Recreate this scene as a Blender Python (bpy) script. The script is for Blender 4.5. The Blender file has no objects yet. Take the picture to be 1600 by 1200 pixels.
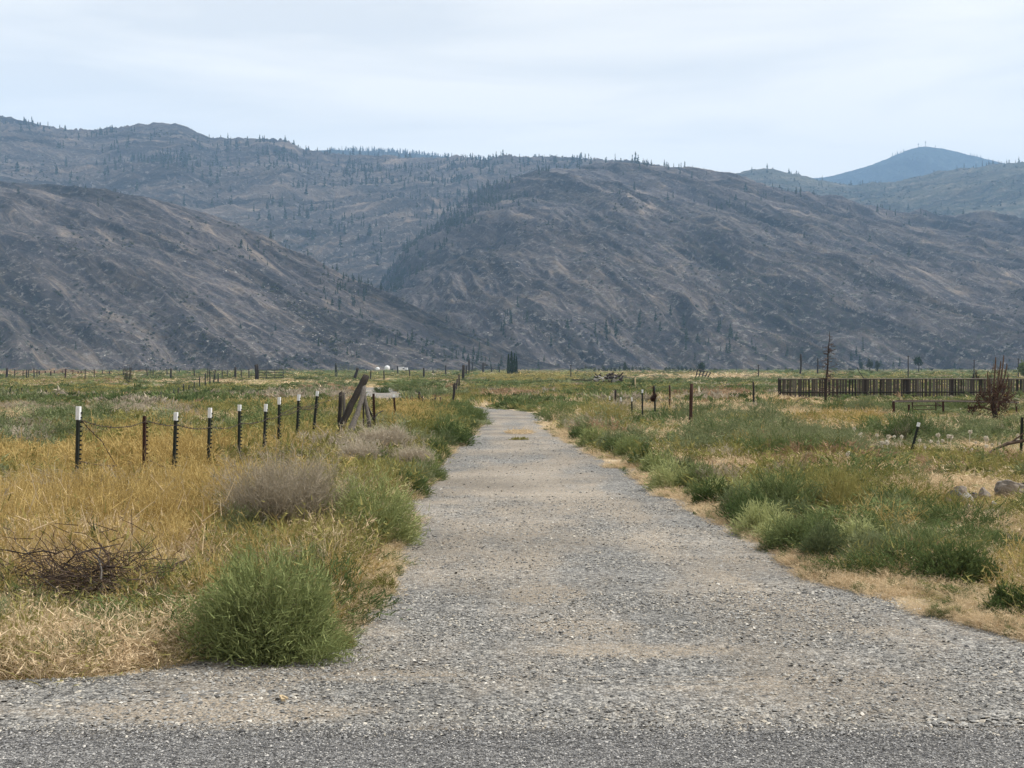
import bpy, math, random
import numpy as np
from math import radians as R, sin, cos, pi
from mathutils import Vector, Matrix, Euler

# ------------------------------------------------------------------ camera, world, sun, exposure
FPX = 2000.0                       # focal length in pixels of the 1600 px wide photograph
EYE = 1.70
PITCH = math.atan(30.0 / FPX)
SUN_EL, SUN_AZ = R(50), R(78)      # azimuth measured clockwise from +Y (the view direction)
scene = bpy.context.scene
col = scene.collection
cam_data = bpy.data.cameras.new('camera')
cam = bpy.data.objects.new('camera', cam_data)
col.objects.link(cam)
cam_data.sensor_width = 36.0
cam_data.lens = 36.0 * FPX / 1600.0
cam_data.clip_start = 0.1
cam_data.clip_end = 60000.0
cam.location = (0, 0, EYE)
cam.rotation_euler = (pi / 2 - PITCH, 0, 0)
scene.camera = cam

world = bpy.data.worlds.new('World')
scene.world = world
world.use_nodes = True
wn, wl = world.node_tree.nodes, world.node_tree.links
wn.clear()
w_out = wn.new('ShaderNodeOutputWorld'); w_bg = wn.new('ShaderNodeBackground')
w_sky = wn.new('ShaderNodeTexSky')
w_sky.sky_type = 'NISHITA'; w_sky.sun_disc = False
w_sky.sun_elevation = SUN_EL; w_sky.sun_rotation = SUN_AZ
w_sky.dust_density = 1.0; w_sky.air_density = 1.0; w_sky.ozone_density = 1.0
w_co = wn.new('ShaderNodeTexCoord'); w_map = wn.new('ShaderNodeMapping')
w_map.inputs['Scale'].default_value = (1.3, 1.3, 9.0)
w_map.inputs['Location'].default_value = (0.35, 0.0, 0.4)
w_n = wn.new('ShaderNodeTexNoise'); w_n.inputs['Scale'].default_value = 1.7
w_n.inputs['Detail'].default_value = 7; w_n.inputs['Roughness'].default_value = 0.5
w_n.inputs['Distortion'].default_value = 0.35
w_r = wn.new('ShaderNodeValToRGB')
w_r.color_ramp.elements[0].position = 0.36; w_r.color_ramp.elements[0].color = (0.70, 0.70, 0.70, 1)
w_r.color_ramp.elements[1].position = 0.56; w_r.color_ramp.elements[1].color = (0.96, 0.96, 0.96, 1)
w_mix = wn.new('ShaderNodeMixRGB'); w_mix.inputs['Color2'].default_value = (11.9, 11.3, 10.3, 1)
w_bg.inputs['Strength'].default_value = 0.08
wl.new(w_co.outputs['Generated'], w_map.inputs['Vector']); wl.new(w_map.outputs['Vector'], w_n.inputs['Vector'])
wl.new(w_n.outputs['Fac'], w_r.inputs['Fac']); wl.new(w_r.outputs['Color'], w_mix.inputs['Fac'])
wl.new(w_sky.outputs['Color'], w_mix.inputs['Color1']); wl.new(w_mix.outputs['Color'], w_bg.inputs['Color'])
wl.new(w_bg.outputs['Background'], w_out.inputs['Surface'])

sun_data = bpy.data.lights.new('sun', 'SUN')
sun_data.energy = 4.5; sun_data.angle = R(.8); sun_data.color = (1.0, 0.95, 0.88)
sun = bpy.data.objects.new('sun', sun_data)
col.objects.link(sun)
sdir = Vector((sin(SUN_AZ) * cos(SUN_EL), cos(SUN_AZ) * cos(SUN_EL), sin(SUN_EL)))
sun.rotation_euler = sdir.to_track_quat('Z', 'Y').to_euler()

scene.view_settings.view_transform = 'Standard'
scene.view_settings.look = 'None'
scene.view_settings.exposure = 0.37
scene.view_settings.gamma = 1.0
scene.view_settings.use_curve_mapping = False
scene.render.engine = 'CYCLES'
scene.cycles.max_bounces = 6
scene.cycles.diffuse_bounces = 3
scene.cycles.transmission_bounces = 3
scene.cycles.volume_bounces = 1
scene.cycles.volume_max_steps = 8
scene.cycles.use_denoising = True

rnd = random.Random(7)
rng = np.random.default_rng(11)

# ------------------------------------------------------------------ numeric helpers
def _h(ix, iy, s):
    n = (ix.astype(np.int64) * 374761393 + iy.astype(np.int64) * 668265263 + s * 974634777) & 0xFFFFFFFF
    n = ((n ^ (n >> 13)) * 1274126177) & 0xFFFFFFFF
    return ((n ^ (n >> 16)) & 0xFFFFFF) / float(0xFFFFFF)

def vnoise(x, y, s=0):
    x = np.asarray(x, float); y = np.asarray(y, float)
    ix, iy = np.floor(x), np.floor(y)
    fx, fy = x - ix, y - iy
    fx = fx * fx * fx * (fx * (fx * 6 - 15) + 10); fy = fy * fy * fy * (fy * (fy * 6 - 15) + 10)
    a, b = _h(ix, iy, s), _h(ix + 1, iy, s)
    c, d = _h(ix, iy + 1, s), _h(ix + 1, iy + 1, s)
    return (a + (b - a) * fx) * (1 - fy) + (c + (d - c) * fx) * fy

def fbm(x, y, s=0, octv=4, gain=0.5, lac=2.07):
    v = 0; a = 1; t = 0
    for o in range(octv):
        v = v + a * vnoise(x, y, s + o * 17); t += a; a *= gain; x = x * lac + 3.1; y = y * lac + 1.7
    return v / t

def ridged(x, y, s=0, octv=4, gain=0.55, lac=2.1):
    v = 0; a = 1; t = 0
    for o in range(octv):
        n = 1 - np.abs(2 * vnoise(x, y, s + o * 31) - 1)
        v = v + a * n * n; t += a; a *= gain; x = x * lac + 5.3; y = y * lac + 2.9
    return v / t

_PD = np.array([-80, 0, 8, 15, 28, 40, 50, 66, 84, 130, 250, 450, 700, 1100, 1600, 4000.])
_PZ = np.array([0, 0, 0, -.03, -.15, -.34, -.5, -.72, -.95, -1.35, -2.2, -3.0, -3.7, -4.6, -5.5, -9.])
_yy = np.concatenate([np.linspace(-80, 200, 2000), np.geomspace(200.5, 4000, 600)])
_zz = np.interp(_yy, _PD, _PZ)
_k = np.hanning(61); _k /= _k.sum()
_zz[100:1900] = np.convolve(_zz, _k, 'same')[100:1900]

def G(x, y):                       # ground height
    x = np.asarray(x, float); y = np.asarray(y, float)
    z = np.interp(y, _yy, _zz)
    d = np.maximum(y, 0)
    amp = np.interp(d, [8, 16, 45, 120, 400, 1500], [0, .05, .12, .38, .9, 1.6])
    z = z + amp * (fbm(x * .11, y * .07, 5, 3) - .5) * 1.3
    # the fields stand a little above the gravel driveway
    xl, xr = road_edges(y)
    side = np.maximum(xl - x, x - xr)
    z = z + np.clip((side - .1) / 1.6, 0, 1) * np.interp(d, [8, 14, 60, 110], [0.0, .06, .07, 0])
    return z

# image row / column of the gravel's edges turned into metres on the plane (D = distance)
def rowD(v):
    v = np.asarray(v, float); Ds = np.geomspace(4, 3000, 3000)
    rows = 600 + FPX * np.tan(np.arctan((EYE - np.interp(Ds, _yy, _zz)) / Ds) - PITCH)
    return np.interp(-v, -rows, Ds)
_L = [(1075, -300), (1068, 0), (1062, 200), (1045, 285), (1030, 330), (1015, 500), (985, 560), (940, 590), (900, 612), (860, 622),
      (800, 641), (740, 664), (700, 714), (680, 730), (665, 746), (655, 752)]
_Rr = [(1200, 2200), (1045, 1800), (1000, 1600), (945, 1400), (912, 1290), (860, 1195), (805, 1098), (755, 1012), (715, 935), (680, 872),
      (665, 852), (655, 842)]
_lD = np.array([rowD(v) for v, u in _L]); _lx = np.array([(u - 800) / FPX * rowD(v) for v, u in _L])
_rD = np.array([rowD(v) for v, u in _Rr]); _rx = np.array([(u - 800) / FPX * rowD(v) for v, u in _Rr])
_lD = np.append(_lD, [60, 75, 105, 150, 200, 300]); _lx = np.append(_lx, [-1.8, -4.2, -12.4, -18.5, -24, -40])
_rD = np.append(_rD, [60, 75, 105, 150, 200, 300]); _rx = np.append(_rx, [1.0, -1.2, -8.2, -13, -18, -34])
def road_edges(y):
    return np.interp(y, _lD, _lx), np.interp(y, _rD, _rx)

def ray(u, v):
    return np.array([u - 800.0, FPX * cos(PITCH) + (600 - v) * sin(PITCH), (600 - v) * cos(PITCH) - FPX * sin(PITCH)])

def hit(u, v):                     # where the line of sight through a pixel meets the ground
    d = ray(u, v); d = d / d[1]
    ys = np.geomspace(4.5, 2500, 1500)
    zz = EYE + d[2] * ys - G(d[0] * ys, ys)
    k = np.argmax(zz < 0)
    if not (zz < 0).any(): k = len(ys) - 1
    y = ys[max(k, 1) - 1] + (ys[k] - ys[k - 1]) * zz[k - 1] / (zz[k - 1] - zz[k] + 1e-9) if k else ys[0]
    x = d[0] * y
    return Vector((x, y, float(G(x, y))))

def at(u, v, D):                   # the point of a line of sight at distance D
    d = ray(u, v); d = d / d[1] * D
    return Vector((d[0], D, EYE + d[2]))

def proj(x, y, z):
    yc = y * cos(PITCH) - (z - EYE) * sin(PITCH); zc = y * sin(PITCH) + (z - EYE) * cos(PITCH)
    return 800 + FPX * x / yc, 600 - FPX * zc / yc

# ------------------------------------------------------------------ mesh helpers
def np_mesh(name, V, F, mat=None, smooth=False, attrs=None):
    V = np.ascontiguousarray(V, dtype=np.float32).reshape(-1, 3); F = np.ascontiguousarray(F, dtype=np.int32)
    me = bpy.data.meshes.new(name)
    n, k = F.shape
    me.vertices.add(len(V)); me.vertices.foreach_set('co', V.ravel())
    me.loops.add(n * k); me.loops.foreach_set('vertex_index', F.ravel())
    me.polygons.add(n); me.polygons.foreach_set('loop_start', np.arange(0, n * k, k, dtype=np.int32))
    me.polygons.foreach_set('use_smooth', np.full(n, smooth))
    me.update(calc_edges=True)
    for an, av in (attrs or {}).items():
        a = me.attributes.new(an, 'FLOAT', 'POINT'); a.data.foreach_set('value', np.asarray(av, np.float32).ravel())
    if mat: me.materials.append(mat)
    return me

def grid(name, X, Y, Z, mat, smooth=True, attrs=None):
    r, c = X.shape
    i = np.arange(r * c).reshape(r, c)
    F = np.stack([i[:-1, :-1], i[:-1, 1:], i[1:, 1:], i[1:, :-1]], -1).reshape(-1, 4)
    return np_mesh(name, np.stack([X, Y, Z], -1).reshape(-1, 3), F, mat, smooth, attrs)

def link(name, me, parent=None, loc=None, **props):
    o = bpy.data.objects.new(name, me); col.objects.link(o)
    if parent: o.parent = parent
    if loc is not None: o.location = loc
    for k, v in props.items(): o[k] = v
    return o

def thing(name, label, cat, loc=(0, 0, 0), rz=0, group=None):
    o = link(name, None); o.location = loc; o.rotation_euler = (0, 0, rz)
    o.empty_display_size = 0.3
    o['label'] = label; o['category'] = cat
    if group: o['group'] = group
    return o

def tag(o, label, cat, group=None):
    o['label'] = label; o['category'] = cat
    if group: o['group'] = group
    return o

class MB:
    def __init__(s): s.v = []; s.f = []
    def add(s, V, F):
        n = len(s.v); s.v += [tuple(p) for p in V]; s.f += [tuple(i + n for i in f) for f in F]
    def tube(s, pts, rad, n=6, cap=True, seed=0, rough=0.0):
        pts = [Vector(p) for p in pts]; rr = random.Random(seed)
        if not hasattr(rad, '__len__'): rad = [rad] * len(pts)
        base = len(s.v); up = Vector((0.31, 0.17, 0.93))
        for i, p in enumerate(pts):
            t = (pts[min(i + 1, len(pts) - 1)] - pts[max(i - 1, 0)]).normalized()
            a = t.cross(up)
            if a.length < .05: a = t.cross(Vector((1, 0, 0)))
            a.normalize(); b = t.cross(a)
            for k in range(n):
                w = 2 * pi * k / n; r = rad[i] * (1 + rough * rr.uniform(-1, 1))
                s.v.append(tuple(p + a * cos(w) * r + b * sin(w) * r))
        for i in range(len(pts) - 1):
            for k in range(n):
                q = base + i * n; s.f.append((q + k, q + (k + 1) % n, q + n + (k + 1) % n, q + n + k))
        if cap:
            s.f.append(tuple(base + k for k in range(n))[::-1]); q = base + (len(pts) - 1) * n
            s.f.append(tuple(q + k for k in range(n)))
    def box(s, c, d, M=None):
        V = [Vector((x * d[0] / 2, y * d[1] / 2, z * d[2] / 2)) for x in (-1, 1) for y in (-1, 1) for z in (-1, 1)]
        if M: V = [M @ p for p in V]
        s.add([p + Vector(c) for p in V], [(0, 1, 3, 2), (4, 6, 7, 5), (0, 4, 5, 1), (2, 3, 7, 6), (0, 2, 6, 4), (1, 5, 7, 3)])
    def mesh(s, name, mat, smooth=False):
        me = bpy.data.meshes.new(name); me.from_pydata(s.v, [], s.f)
        if smooth: me.polygons.foreach_set('use_smooth', [True] * len(me.polygons))
        if mat: me.materials.append(mat)
        me.update(); return me
    def build(s, name, mat, parent=None, smooth=False, loc=None):
        return link(name, s.mesh(name, mat, smooth), parent, loc)

# ------------------------------------------------------------------ materials
def new_mat(name):
    m = bpy.data.materials.new(name); m.use_nodes = True
    nt = m.node_tree; nt.nodes.clear()
    return m, nt, nt.nodes, nt.links

def N(nodes, typ, **kw):
    n = nodes.new(typ)
    for k, v in kw.items():
        if k.startswith('i_'):
            key = k[2:].replace('_', ' ')
            n.inputs[key].default_value = v
        else: setattr(n, k, v)
    return n

def ramp(nodes, stops, interp='LINEAR'):
    r = nodes.new('ShaderNodeValToRGB'); cr = r.color_ramp; cr.interpolation = interp
    while len(cr.elements) < len(stops): cr.elements.new(0.5)
    for e, (p, c) in zip(cr.elements, stops):
        e.position = p; e.color = (c, c, c, 1) if not hasattr(c, '__len__') else (*c, 1)
    return r

def simple(name, c1, c2, scale=30, rough=.85, bump=.3, stretch=(1, 1, 1), metal=0):
    m, nt, nd, lk = new_mat(name)
    out = N(nd, 'ShaderNodeOutputMaterial'); b = N(nd, 'ShaderNodeBsdfPrincipled')
    b.inputs['Roughness'].default_value = rough; b.inputs['Metallic'].default_value = metal
    b.inputs['Specular IOR Level'].default_value = 0.25
    tc = N(nd, 'ShaderNodeTexCoord'); mp = N(nd, 'ShaderNodeMapping'); mp.inputs['Scale'].default_value = stretch
    n = N(nd, 'ShaderNodeTexNoise'); n.inputs['Scale'].default_value = scale; n.inputs['Detail'].default_value = 6
    n.inputs['Roughness'].default_value = .7
    r = ramp(nd, [(.3, c1), (.7, c2)])
    bp = N(nd, 'ShaderNodeBump'); bp.inputs['Strength'].default_value = bump; bp.inputs['Distance'].default_value = .02
    lk.new(tc.outputs['Object'], mp.inputs[0]); lk.new(mp.outputs[0], n.inputs['Vector'])
    lk.new(n.outputs['Fac'], r.inputs['Fac']); lk.new(r.outputs[0], b.inputs['Base Color'])
    lk.new(n.outputs['Fac'], bp.inputs['Height']); lk.new(bp.outputs[0], b.inputs['Normal'])
    lk.new(b.outputs[0], out.inputs[0])
    return m

def plant_mat(name, c1, c2, c3=None, trans=.22, patch=.35):
    """leaf colour differs from plant to plant (random) and from patch to patch (noise at the plant's place)"""
    m, nt, nd, lk = new_mat(name)
    out = N(nd, 'ShaderNodeOutputMaterial')
    oi = N(nd, 'ShaderNodeObjectInfo')
    n = N(nd, 'ShaderNodeTexNoise'); n.inputs['Scale'].default_value = patch; n.inputs['Detail'].default_value = 3
    lk.new(oi.outputs['Location'], n.inputs['Vector'])
    ad = N(nd, 'ShaderNodeMath', operation='MULTIPLY_ADD'); ad.inputs[1].default_value = .45
    lk.new(oi.outputs['Random'], ad.inputs[0]); lk.new(n.outputs['Fac'], ad.inputs[2])
    gn = N(nd, 'ShaderNodeNewGeometry')
    ad2 = N(nd, 'ShaderNodeMath', operation='MULTIPLY_ADD'); ad2.inputs[1].default_value = .35
    lk.new(gn.outputs['Random Per Island'], ad2.inputs[0]); lk.new(ad.outputs[0], ad2.inputs[2])
    st = [(.45, c1), (1.05, c2)] if c3 is None else [(.42, c1), (.75, c2), (1.1, c3)]
    st = [((p - .2), c) for p, c in st]
    sb = N(nd, 'ShaderNodeMath', operation='SUBTRACT'); sb.inputs[1].default_value = .2
    lk.new(ad2.outputs[0], sb.inputs[0])
    r = ramp(nd, st); lk.new(sb.outputs[0], r.inputs['Fac'])
    d = N(nd, 'ShaderNodeBsdfDiffuse'); t = N(nd, 'ShaderNodeBsdfTranslucent'); mx = N(nd, 'ShaderNodeMixShader')
    mx.inputs[0].default_value = trans
    lk.new(r.outputs[0], d.inputs[0]); lk.new(r.outputs[0], t.inputs[0])
    lk.new(d.outputs[0], mx.inputs[1]); lk.new(t.outputs[0], mx.inputs[2]); lk.new(mx.outputs[0], out.inputs[0])
    return m

M_straw = plant_mat('straw_leaf', (.28, .205, .125), (.49, .375, .235), (.68, .55, .37))
M_gold = plant_mat('golden_stalk', (.21, .15, .055), (.36, .26, .095), (.49, .37, .16))
M_ygreen = plant_mat('yellow_green_leaf', (.10, .11, .034), (.185, .18, .058), (.28, .25, .095))
M_green = plant_mat('green_leaf', (.05, .08, .030), (.095, .13, .050), (.16, .19, .08))
M_sage = plant_mat('sage_green_leaf', (.072, .096, .045), (.135, .16, .078), (.215, .235, .125))
M_dark = plant_mat('dark_green_leaf', (.034, .058, .020), (.062, .09, .032), (.10, .13, .05))
M_grey = plant_mat('grey_twig', (.175, .148, .105), (.29, .25, .185), (.42, .365, .285))
M_rust = plant_mat('rust_brown_leaf', (.15, .10, .06), (.26, .175, .105), (.36, .26, .17))
M_puff = plant_mat('white_seed_head', (.50, .45, .36), (.66, .62, .54))
M_conif = plant_mat('conifer_needle', (.02, .034, .018), (.032, .048, .022), (.05, .06, .03), trans=.1)
M_poplar = plant_mat('poplar_leaf', (.016, .03, .012), (.03, .05, .018), trans=.15)
M_wood = simple('weathered_wood', (.010, .008, .007), (.045, .037, .031), 9, stretch=(6, 6, .7), bump=.6)
M_board = simple('weathered_board', (.022, .018, .015), (.10, .085, .072), 9, stretch=(6, 6, .7), bump=.5)
M_woodg = simple('grey_split_wood', (.045, .04, .035), (.17, .15, .13), 9, stretch=(6, 6, .6), bump=.8)
M_post = simple('dark_painted_steel', (.008, .012, .010), (.022, .026, .020), 25, rough=.55, bump=.15)
M_rust2 = simple('rusty_steel', (.018, .010, .008), (.065, .03, .02), 30, rough=.9, bump=.3)
M_white = simple('white_paint', (.55, .56, .57), (.78, .79, .80), 40, rough=.6, bump=.1)
M_wire = simple('rusted_wire', (.025, .018, .014), (.07, .05, .04), 60, rough=.8)
M_char = simple('charred_wood', (.010, .008, .007), (.045, .03, .024), 20, bump=.7, stretch=(3, 3, 1))
M_burn = plant_mat('scorched_leaf', (.018, .011, .009), (.042, .023, .018), (.08, .045, .034))
M_stick = simple('dark_twig', (.018, .012, .009), (.12, .082, .06), 12, bump=.4)
M_rock = simple('field_stone', (.06, .054, .048), (.30, .255, .21), 5, bump=1.0)
M_rockd = simple('dark_stone', (.03, .03, .033), (.10, .10, .10), 9, bump=.6)
M_rockl = simple('pale_stone', (.20, .19, .18), (.42, .40, .37), 9, bump=.6)
M_pink = simple('pink_petal', (.62, .36, .52), (.78, .55, .70), 20)
M_purple = simple('violet_petal', (.10, .05, .20), (.22, .12, .38), 20)
M_red = simple('red_plastic', (.5, .03, .03), (.6, .05, .05), 20, rough=.4)
M_chip = simple('split_wood_pale', (.35, .26, .15), (.52, .42, .27), 15, stretch=(1, 8, 1))
# ------------------------------------------------------------------ ground, highway, gravel
def ground_mat():
    m, nt, nd, lk = new_mat('dry_soil')
    out = N(nd, 'ShaderNodeOutputMaterial'); b = N(nd, 'ShaderNodeBsdfPrincipled')
    b.inputs['Roughness'].default_value = .95; b.inputs['Specular IOR Level'].default_value = .1
    tc = N(nd, 'ShaderNodeTexCoord')
    n1 = N(nd, 'ShaderNodeTexNoise', i_Scale=.09, i_Detail=8.0, i_Roughness=.62)
    mp = N(nd, 'ShaderNodeMapping'); mp.inputs['Scale'].default_value = (1, .35, 1)
    r1 = ramp(nd, [(.30, (.10, .105, .035)), (.42, (.19, .155, .065)), (.54, (.36, .26, .14)), (.7, (.42, .30, .17))])
    n2 = N(nd, 'ShaderNodeTexNoise', i_Scale=14.0, i_Detail=8.0, i_Roughness=.75)
    r2 = ramp(nd, [(.3, .45), (.7, 1.25)])
    mu = N(nd, 'ShaderNodeMixRGB', blend_type='MULTIPLY'); mu.inputs[0].default_value = 1
    bp = N(nd, 'ShaderNodeBump', i_Strength=.7, i_Distance=.03)
    lk.new(tc.outputs['Object'], mp.inputs[0]); lk.new(mp.outputs[0], n1.inputs['Vector'])
    lk.new(tc.outputs['Object'], n2.inputs['Vector'])
    lk.new(n1.outputs[0], r1.inputs[0]); lk.new(n2.outputs[0], r2.inputs[0])
    lk.new(r1.outputs[0], mu.inputs[1]); lk.new(r2.outputs[0], mu.inputs[2])
    lk.new(mu.outputs[0], b.inputs['Base Color']); lk.new(n2.outputs[0], bp.inputs['Height'])
    lk.new(bp.outputs[0], b.inputs['Normal']); lk.new(b.outputs[0], out.inputs[0])
    return m

def gravel_mat(name, cell, stones, dust, dust_amt, dark=1.0, streak=(.35, 1.6)):
    """crushed stone: a cell pattern gives every chip its own grey, drifts of tan dust lie between"""
    m, nt, nd, lk = new_mat(name)
    out = N(nd, 'ShaderNodeOutputMaterial'); b = N(nd, 'ShaderNodeBsdfPrincipled')
    b.inputs['Roughness'].default_value = .9; b.inputs['Specular IOR Level'].default_value = .2
    tc = N(nd, 'ShaderNodeTexCoord')
    vo = N(nd, 'ShaderNodeTexVoronoi', i_Scale=cell); vo.inputs['Randomness'].default_value = 1
    vf = N(nd, 'ShaderNodeTexVoronoi', i_Scale=cell * .42)
    lk.new(tc.outputs['Object'], vo.inputs['Vector']); lk.new(tc.outputs['Object'], vf.inputs['Vector'])
    sp = N(nd, 'ShaderNodeSeparateColor'); lk.new(vo.outputs['Color'], sp.inputs[0])
    sp2 = N(nd, 'ShaderNodeSeparateColor'); lk.new(vf.outputs['Color'], sp2.inputs[0])
    rs = ramp(nd, stones); lk.new(sp.outputs[0], rs.inputs[0])
    rs2 = ramp(nd, [(0, .62), (.5, .97), (1, 1.25)]); lk.new(sp2.outputs[1], rs2.inputs[0])
    re = ramp(nd, [(.0, 1.0), (.55, .95), (1.0, .45)])
    lk.new(vo.outputs['Distance'], re.inputs[0])
    m1 = N(nd, 'ShaderNodeMixRGB', blend_type='MULTIPLY'); m1.inputs[0].default_value = 1
    m2 = N(nd, 'ShaderNodeMixRGB', blend_type='MULTIPLY'); m2.inputs[0].default_value = 1
    lk.new(rs.outputs[0], m1.inputs[1]); lk.new(rs2.outputs[0], m1.inputs[2])
    lk.new(m1.outputs[0], m2.inputs[1]); lk.new(re.outputs[0], m2.inputs[2])
    # broad tone changes
    mp = N(nd, 'ShaderNodeMapping'); mp.inputs['Scale'].default_value = (streak[0], streak[1], 1)
    n1 = N(nd, 'ShaderNodeTexNoise', i_Scale=1.0, i_Detail=9.0, i_Roughness=.62)
    lk.new(tc.outputs['Object'], mp.inputs[0]); lk.new(mp.outputs[0], n1.inputs['Vector'])
    da = N(nd, 'ShaderNodeAttribute', attribute_name='dusty')
    dm = N(nd, 'ShaderNodeMath', operation='MULTIPLY_ADD'); dm.inputs[1].default_value = .20
    lk.new(da.outputs['Fac'], dm.inputs[0]); lk.new(n1.outputs[0], dm.inputs[2])
    rd = ramp(nd, [(.54 - dust_amt, 0), (.68 - dust_amt * .5, 1)]); lk.new(dm.outputs[0], rd.inputs[0])
    n3 = N(nd, 'ShaderNodeTexNoise', i_Scale=45.0, i_Detail=4.0, i_Roughness=.8)
    lk.new(tc.outputs['Object'], n3.inputs['Vector'])
    r3 = ramp(nd, [(.42, 0.15), (.60, .85)]); lk.new(n3.outputs[0], r3.inputs[0])
    mm = N(nd, 'ShaderNodeMath', operation='MULTIPLY'); lk.new(rd.outputs[0], mm.inputs[0]); lk.new(r3.outputs[0], mm.inputs[1])
    m3 = N(nd, 'ShaderNodeMixRGB'); m3.inputs[2].default_value = (*dust, 1)
    lk.new(mm.outputs[0], m3.inputs[0]); lk.new(m2.outputs[0], m3.inputs[1])
    n4 = N(nd, 'ShaderNodeTexNoise', i_Scale=.45, i_Detail=5.0); lk.new(tc.outputs['Object'], n4.inputs['Vector'])
    r4 = ramp(nd, [(.3, .54 * dark), (.7, .92 * dark)]); lk.new(n4.outputs[0], r4.inputs[0])
    m4 = N(nd, 'ShaderNodeMixRGB', blend_type='MULTIPLY'); m4.inputs[0].default_value = 1
    lk.new(m3.outputs[0], m4.inputs[1]); lk.new(r4.outputs[0], m4.inputs[2])
    lk.new(m4.outputs[0], b.inputs['Base Color'])
    bp = N(nd, 'ShaderNodeBump', i_Strength=.9, i_Distance=.012); bp.invert = True
    lk.new(vo.outputs['Distance'], bp.inputs['Height'])
    bp2 = N(nd, 'ShaderNodeBump', i_Strength=.6, i_Distance=.02)
    lk.new(sp2.outputs[1], bp2.inputs['Height']); lk.new(bp.outputs[0], bp2.inputs['Normal'])
    lk.new(bp2.outputs[0], b.inputs['Normal']); lk.new(b.outputs[0], out.inputs[0])
    return m

M_ground = ground_mat()
STONES = [(0, (.08, .079, .076)), (.2, (.17, .168, .162)), (.5, (.26, .256, .244)), (.8, (.36, .352, .33)), (1, (.52, .50, .45))]
M_gravel = gravel_mat('crushed_gravel', 62, STONES, (.42, .345, .255), .085, streak=(.8, .35))
M_asph = gravel_mat('chip_seal_asphalt', 95, [(0, (.06, .06, .06)), (.4, (.175, .173, .172)), (.8, (.29, .285, .278)), (1, (.46, .45, .42))],
                    (.20, .18, .155), -.06, dark=1.0)
def verge_mat():
    m, nt, nd, lk = new_mat('straw_litter')
    out = N(nd, 'ShaderNodeOutputMaterial'); b = N(nd, 'ShaderNodeBsdfPrincipled')
    b.inputs['Roughness'].default_value = .95; b.inputs['Specular IOR Level'].default_value = .1
    tc = N(nd, 'ShaderNodeTexCoord')
    n = N(nd, 'ShaderNodeTexNoise', i_Scale=22.0, i_Detail=8.0, i_Roughness=.75)
    n2 = N(nd, 'ShaderNodeTexNoise', i_Scale=1.1, i_Detail=5.0)
    lk.new(tc.outputs['Object'], n.inputs['Vector']); lk.new(tc.outputs['Object'], n2.inputs['Vector'])
    r = ramp(nd, [(.30, (.17, .14, .10)), (.48, (.44, .36, .25)), (.70, (.68, .58, .42))])
    r2 = ramp(nd, [(.35, .65), (.65, 1.05)])
    mu = N(nd, 'ShaderNodeMixRGB', blend_type='MULTIPLY'); mu.inputs[0].default_value = 1
    bp = N(nd, 'ShaderNodeBump', i_Strength=.6, i_Distance=.02)
    lk.new(n.outputs[0], r.inputs[0]); lk.new(n2.outputs[0], r2.inputs[0])
    lk.new(r.outputs[0], mu.inputs[1]); lk.new(r2.outputs[0], mu.inputs[2]); lk.new(mu.outputs[0], b.inputs['Base Color'])
    lk.new(n.outputs[0], bp.inputs['Height']); lk.new(bp.outputs[0], b.inputs['Normal']); lk.new(b.outputs[0], out.inputs[0])
    return m
M_verge = verge_mat()

ys = np.concatenate([np.linspace(-60, 4, 12), np.linspace(4.5, 60, 150), np.geomspace(60.7, 2600, 150)])
t = np.linspace(-1, 1, 241)
Yg, Tg = np.meshgrid(ys, t, indexing='ij')
Xg = Tg * (30 + np.maximum(Yg, 0) * .75) * (.35 + .65 * np.abs(Tg))
Zg = G(Xg, Yg)
Zg[Yg < 6.3] = -.03
link('ground', grid('ground', Xg, Yg, Zg, M_ground), kind='structure')

# verge: trodden straw litter between gravel and growth (4-8 mm above the soil)
def strip(name, y0, y1, ny, fl, fr, nx, dz, mat, geom=False):
    yv = np.geomspace(y0, y1, ny) if geom else np.linspace(y0, y1, ny)
    xl, xr = fl(yv), fr(yv)
    s = np.linspace(0, 1, nx)
    X = xl[:, None] * (1 - s) + xr[:, None] * s; Y = np.repeat(yv[:, None], nx, 1)
    return link(name, grid(name, X, Y, G(X, Y) + dz(X, Y), mat), kind='structure')

def jag(y, s, a=1.0):
    return a * np.interp(y, [6, 12, 40, 120], [.10, .18, .30, .5]) * ((fbm(y * 1.3, y * 0 + s, s, 4, .6) - .5) * 2)
def eL(y): return np.clip(road_edges(y)[0], -14 - y * .3, 0) + jag(y, 3)
def eR(y): return np.clip(road_edges(y)[1], -60, 22) + jag(y, 9)
sag = lambda k: (lambda X, Y: np.full(X.shape, k))
strip('verge', 6.6, 206, 260, lambda y: eL(y) - np.interp(y, [6, 8, 16, 40], [.10, .22, .7, 1.0]) + jag(y, 21, .6),
      lambda y: eR(y) + np.interp(y, [6, 9, 14, 40], [.5, .75, 1.15, 1.3]) + jag(y, 27, .8), 60, sag(.010), M_verge, True)
def gravel_dz(X, Y):
    return np.interp(Y, [5.9, 6.2], [.0085, .019]) + .012 * (fbm(X * 2.2, Y * 2.2, 41, 4) - .5) * np.clip((Y - 6.2) / 1.5, 0, 1)
# shoulder and driveway are one sheet of gravel
yv = np.concatenate([np.linspace(5.9, 6.5, 5), np.geomspace(6.55, 206, 330)])
def gl(y): return np.where(y < 6.72, -26, eL(y))
def gr(y): return np.where(y < 6.9, 26, eR(y))
sx = np.linspace(0, 1, 90)
Xr = gl(yv)[:, None] * (1 - sx) + gr(yv)[:, None] * sx; Yr = np.repeat(yv[:, None], 90, 1)
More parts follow.
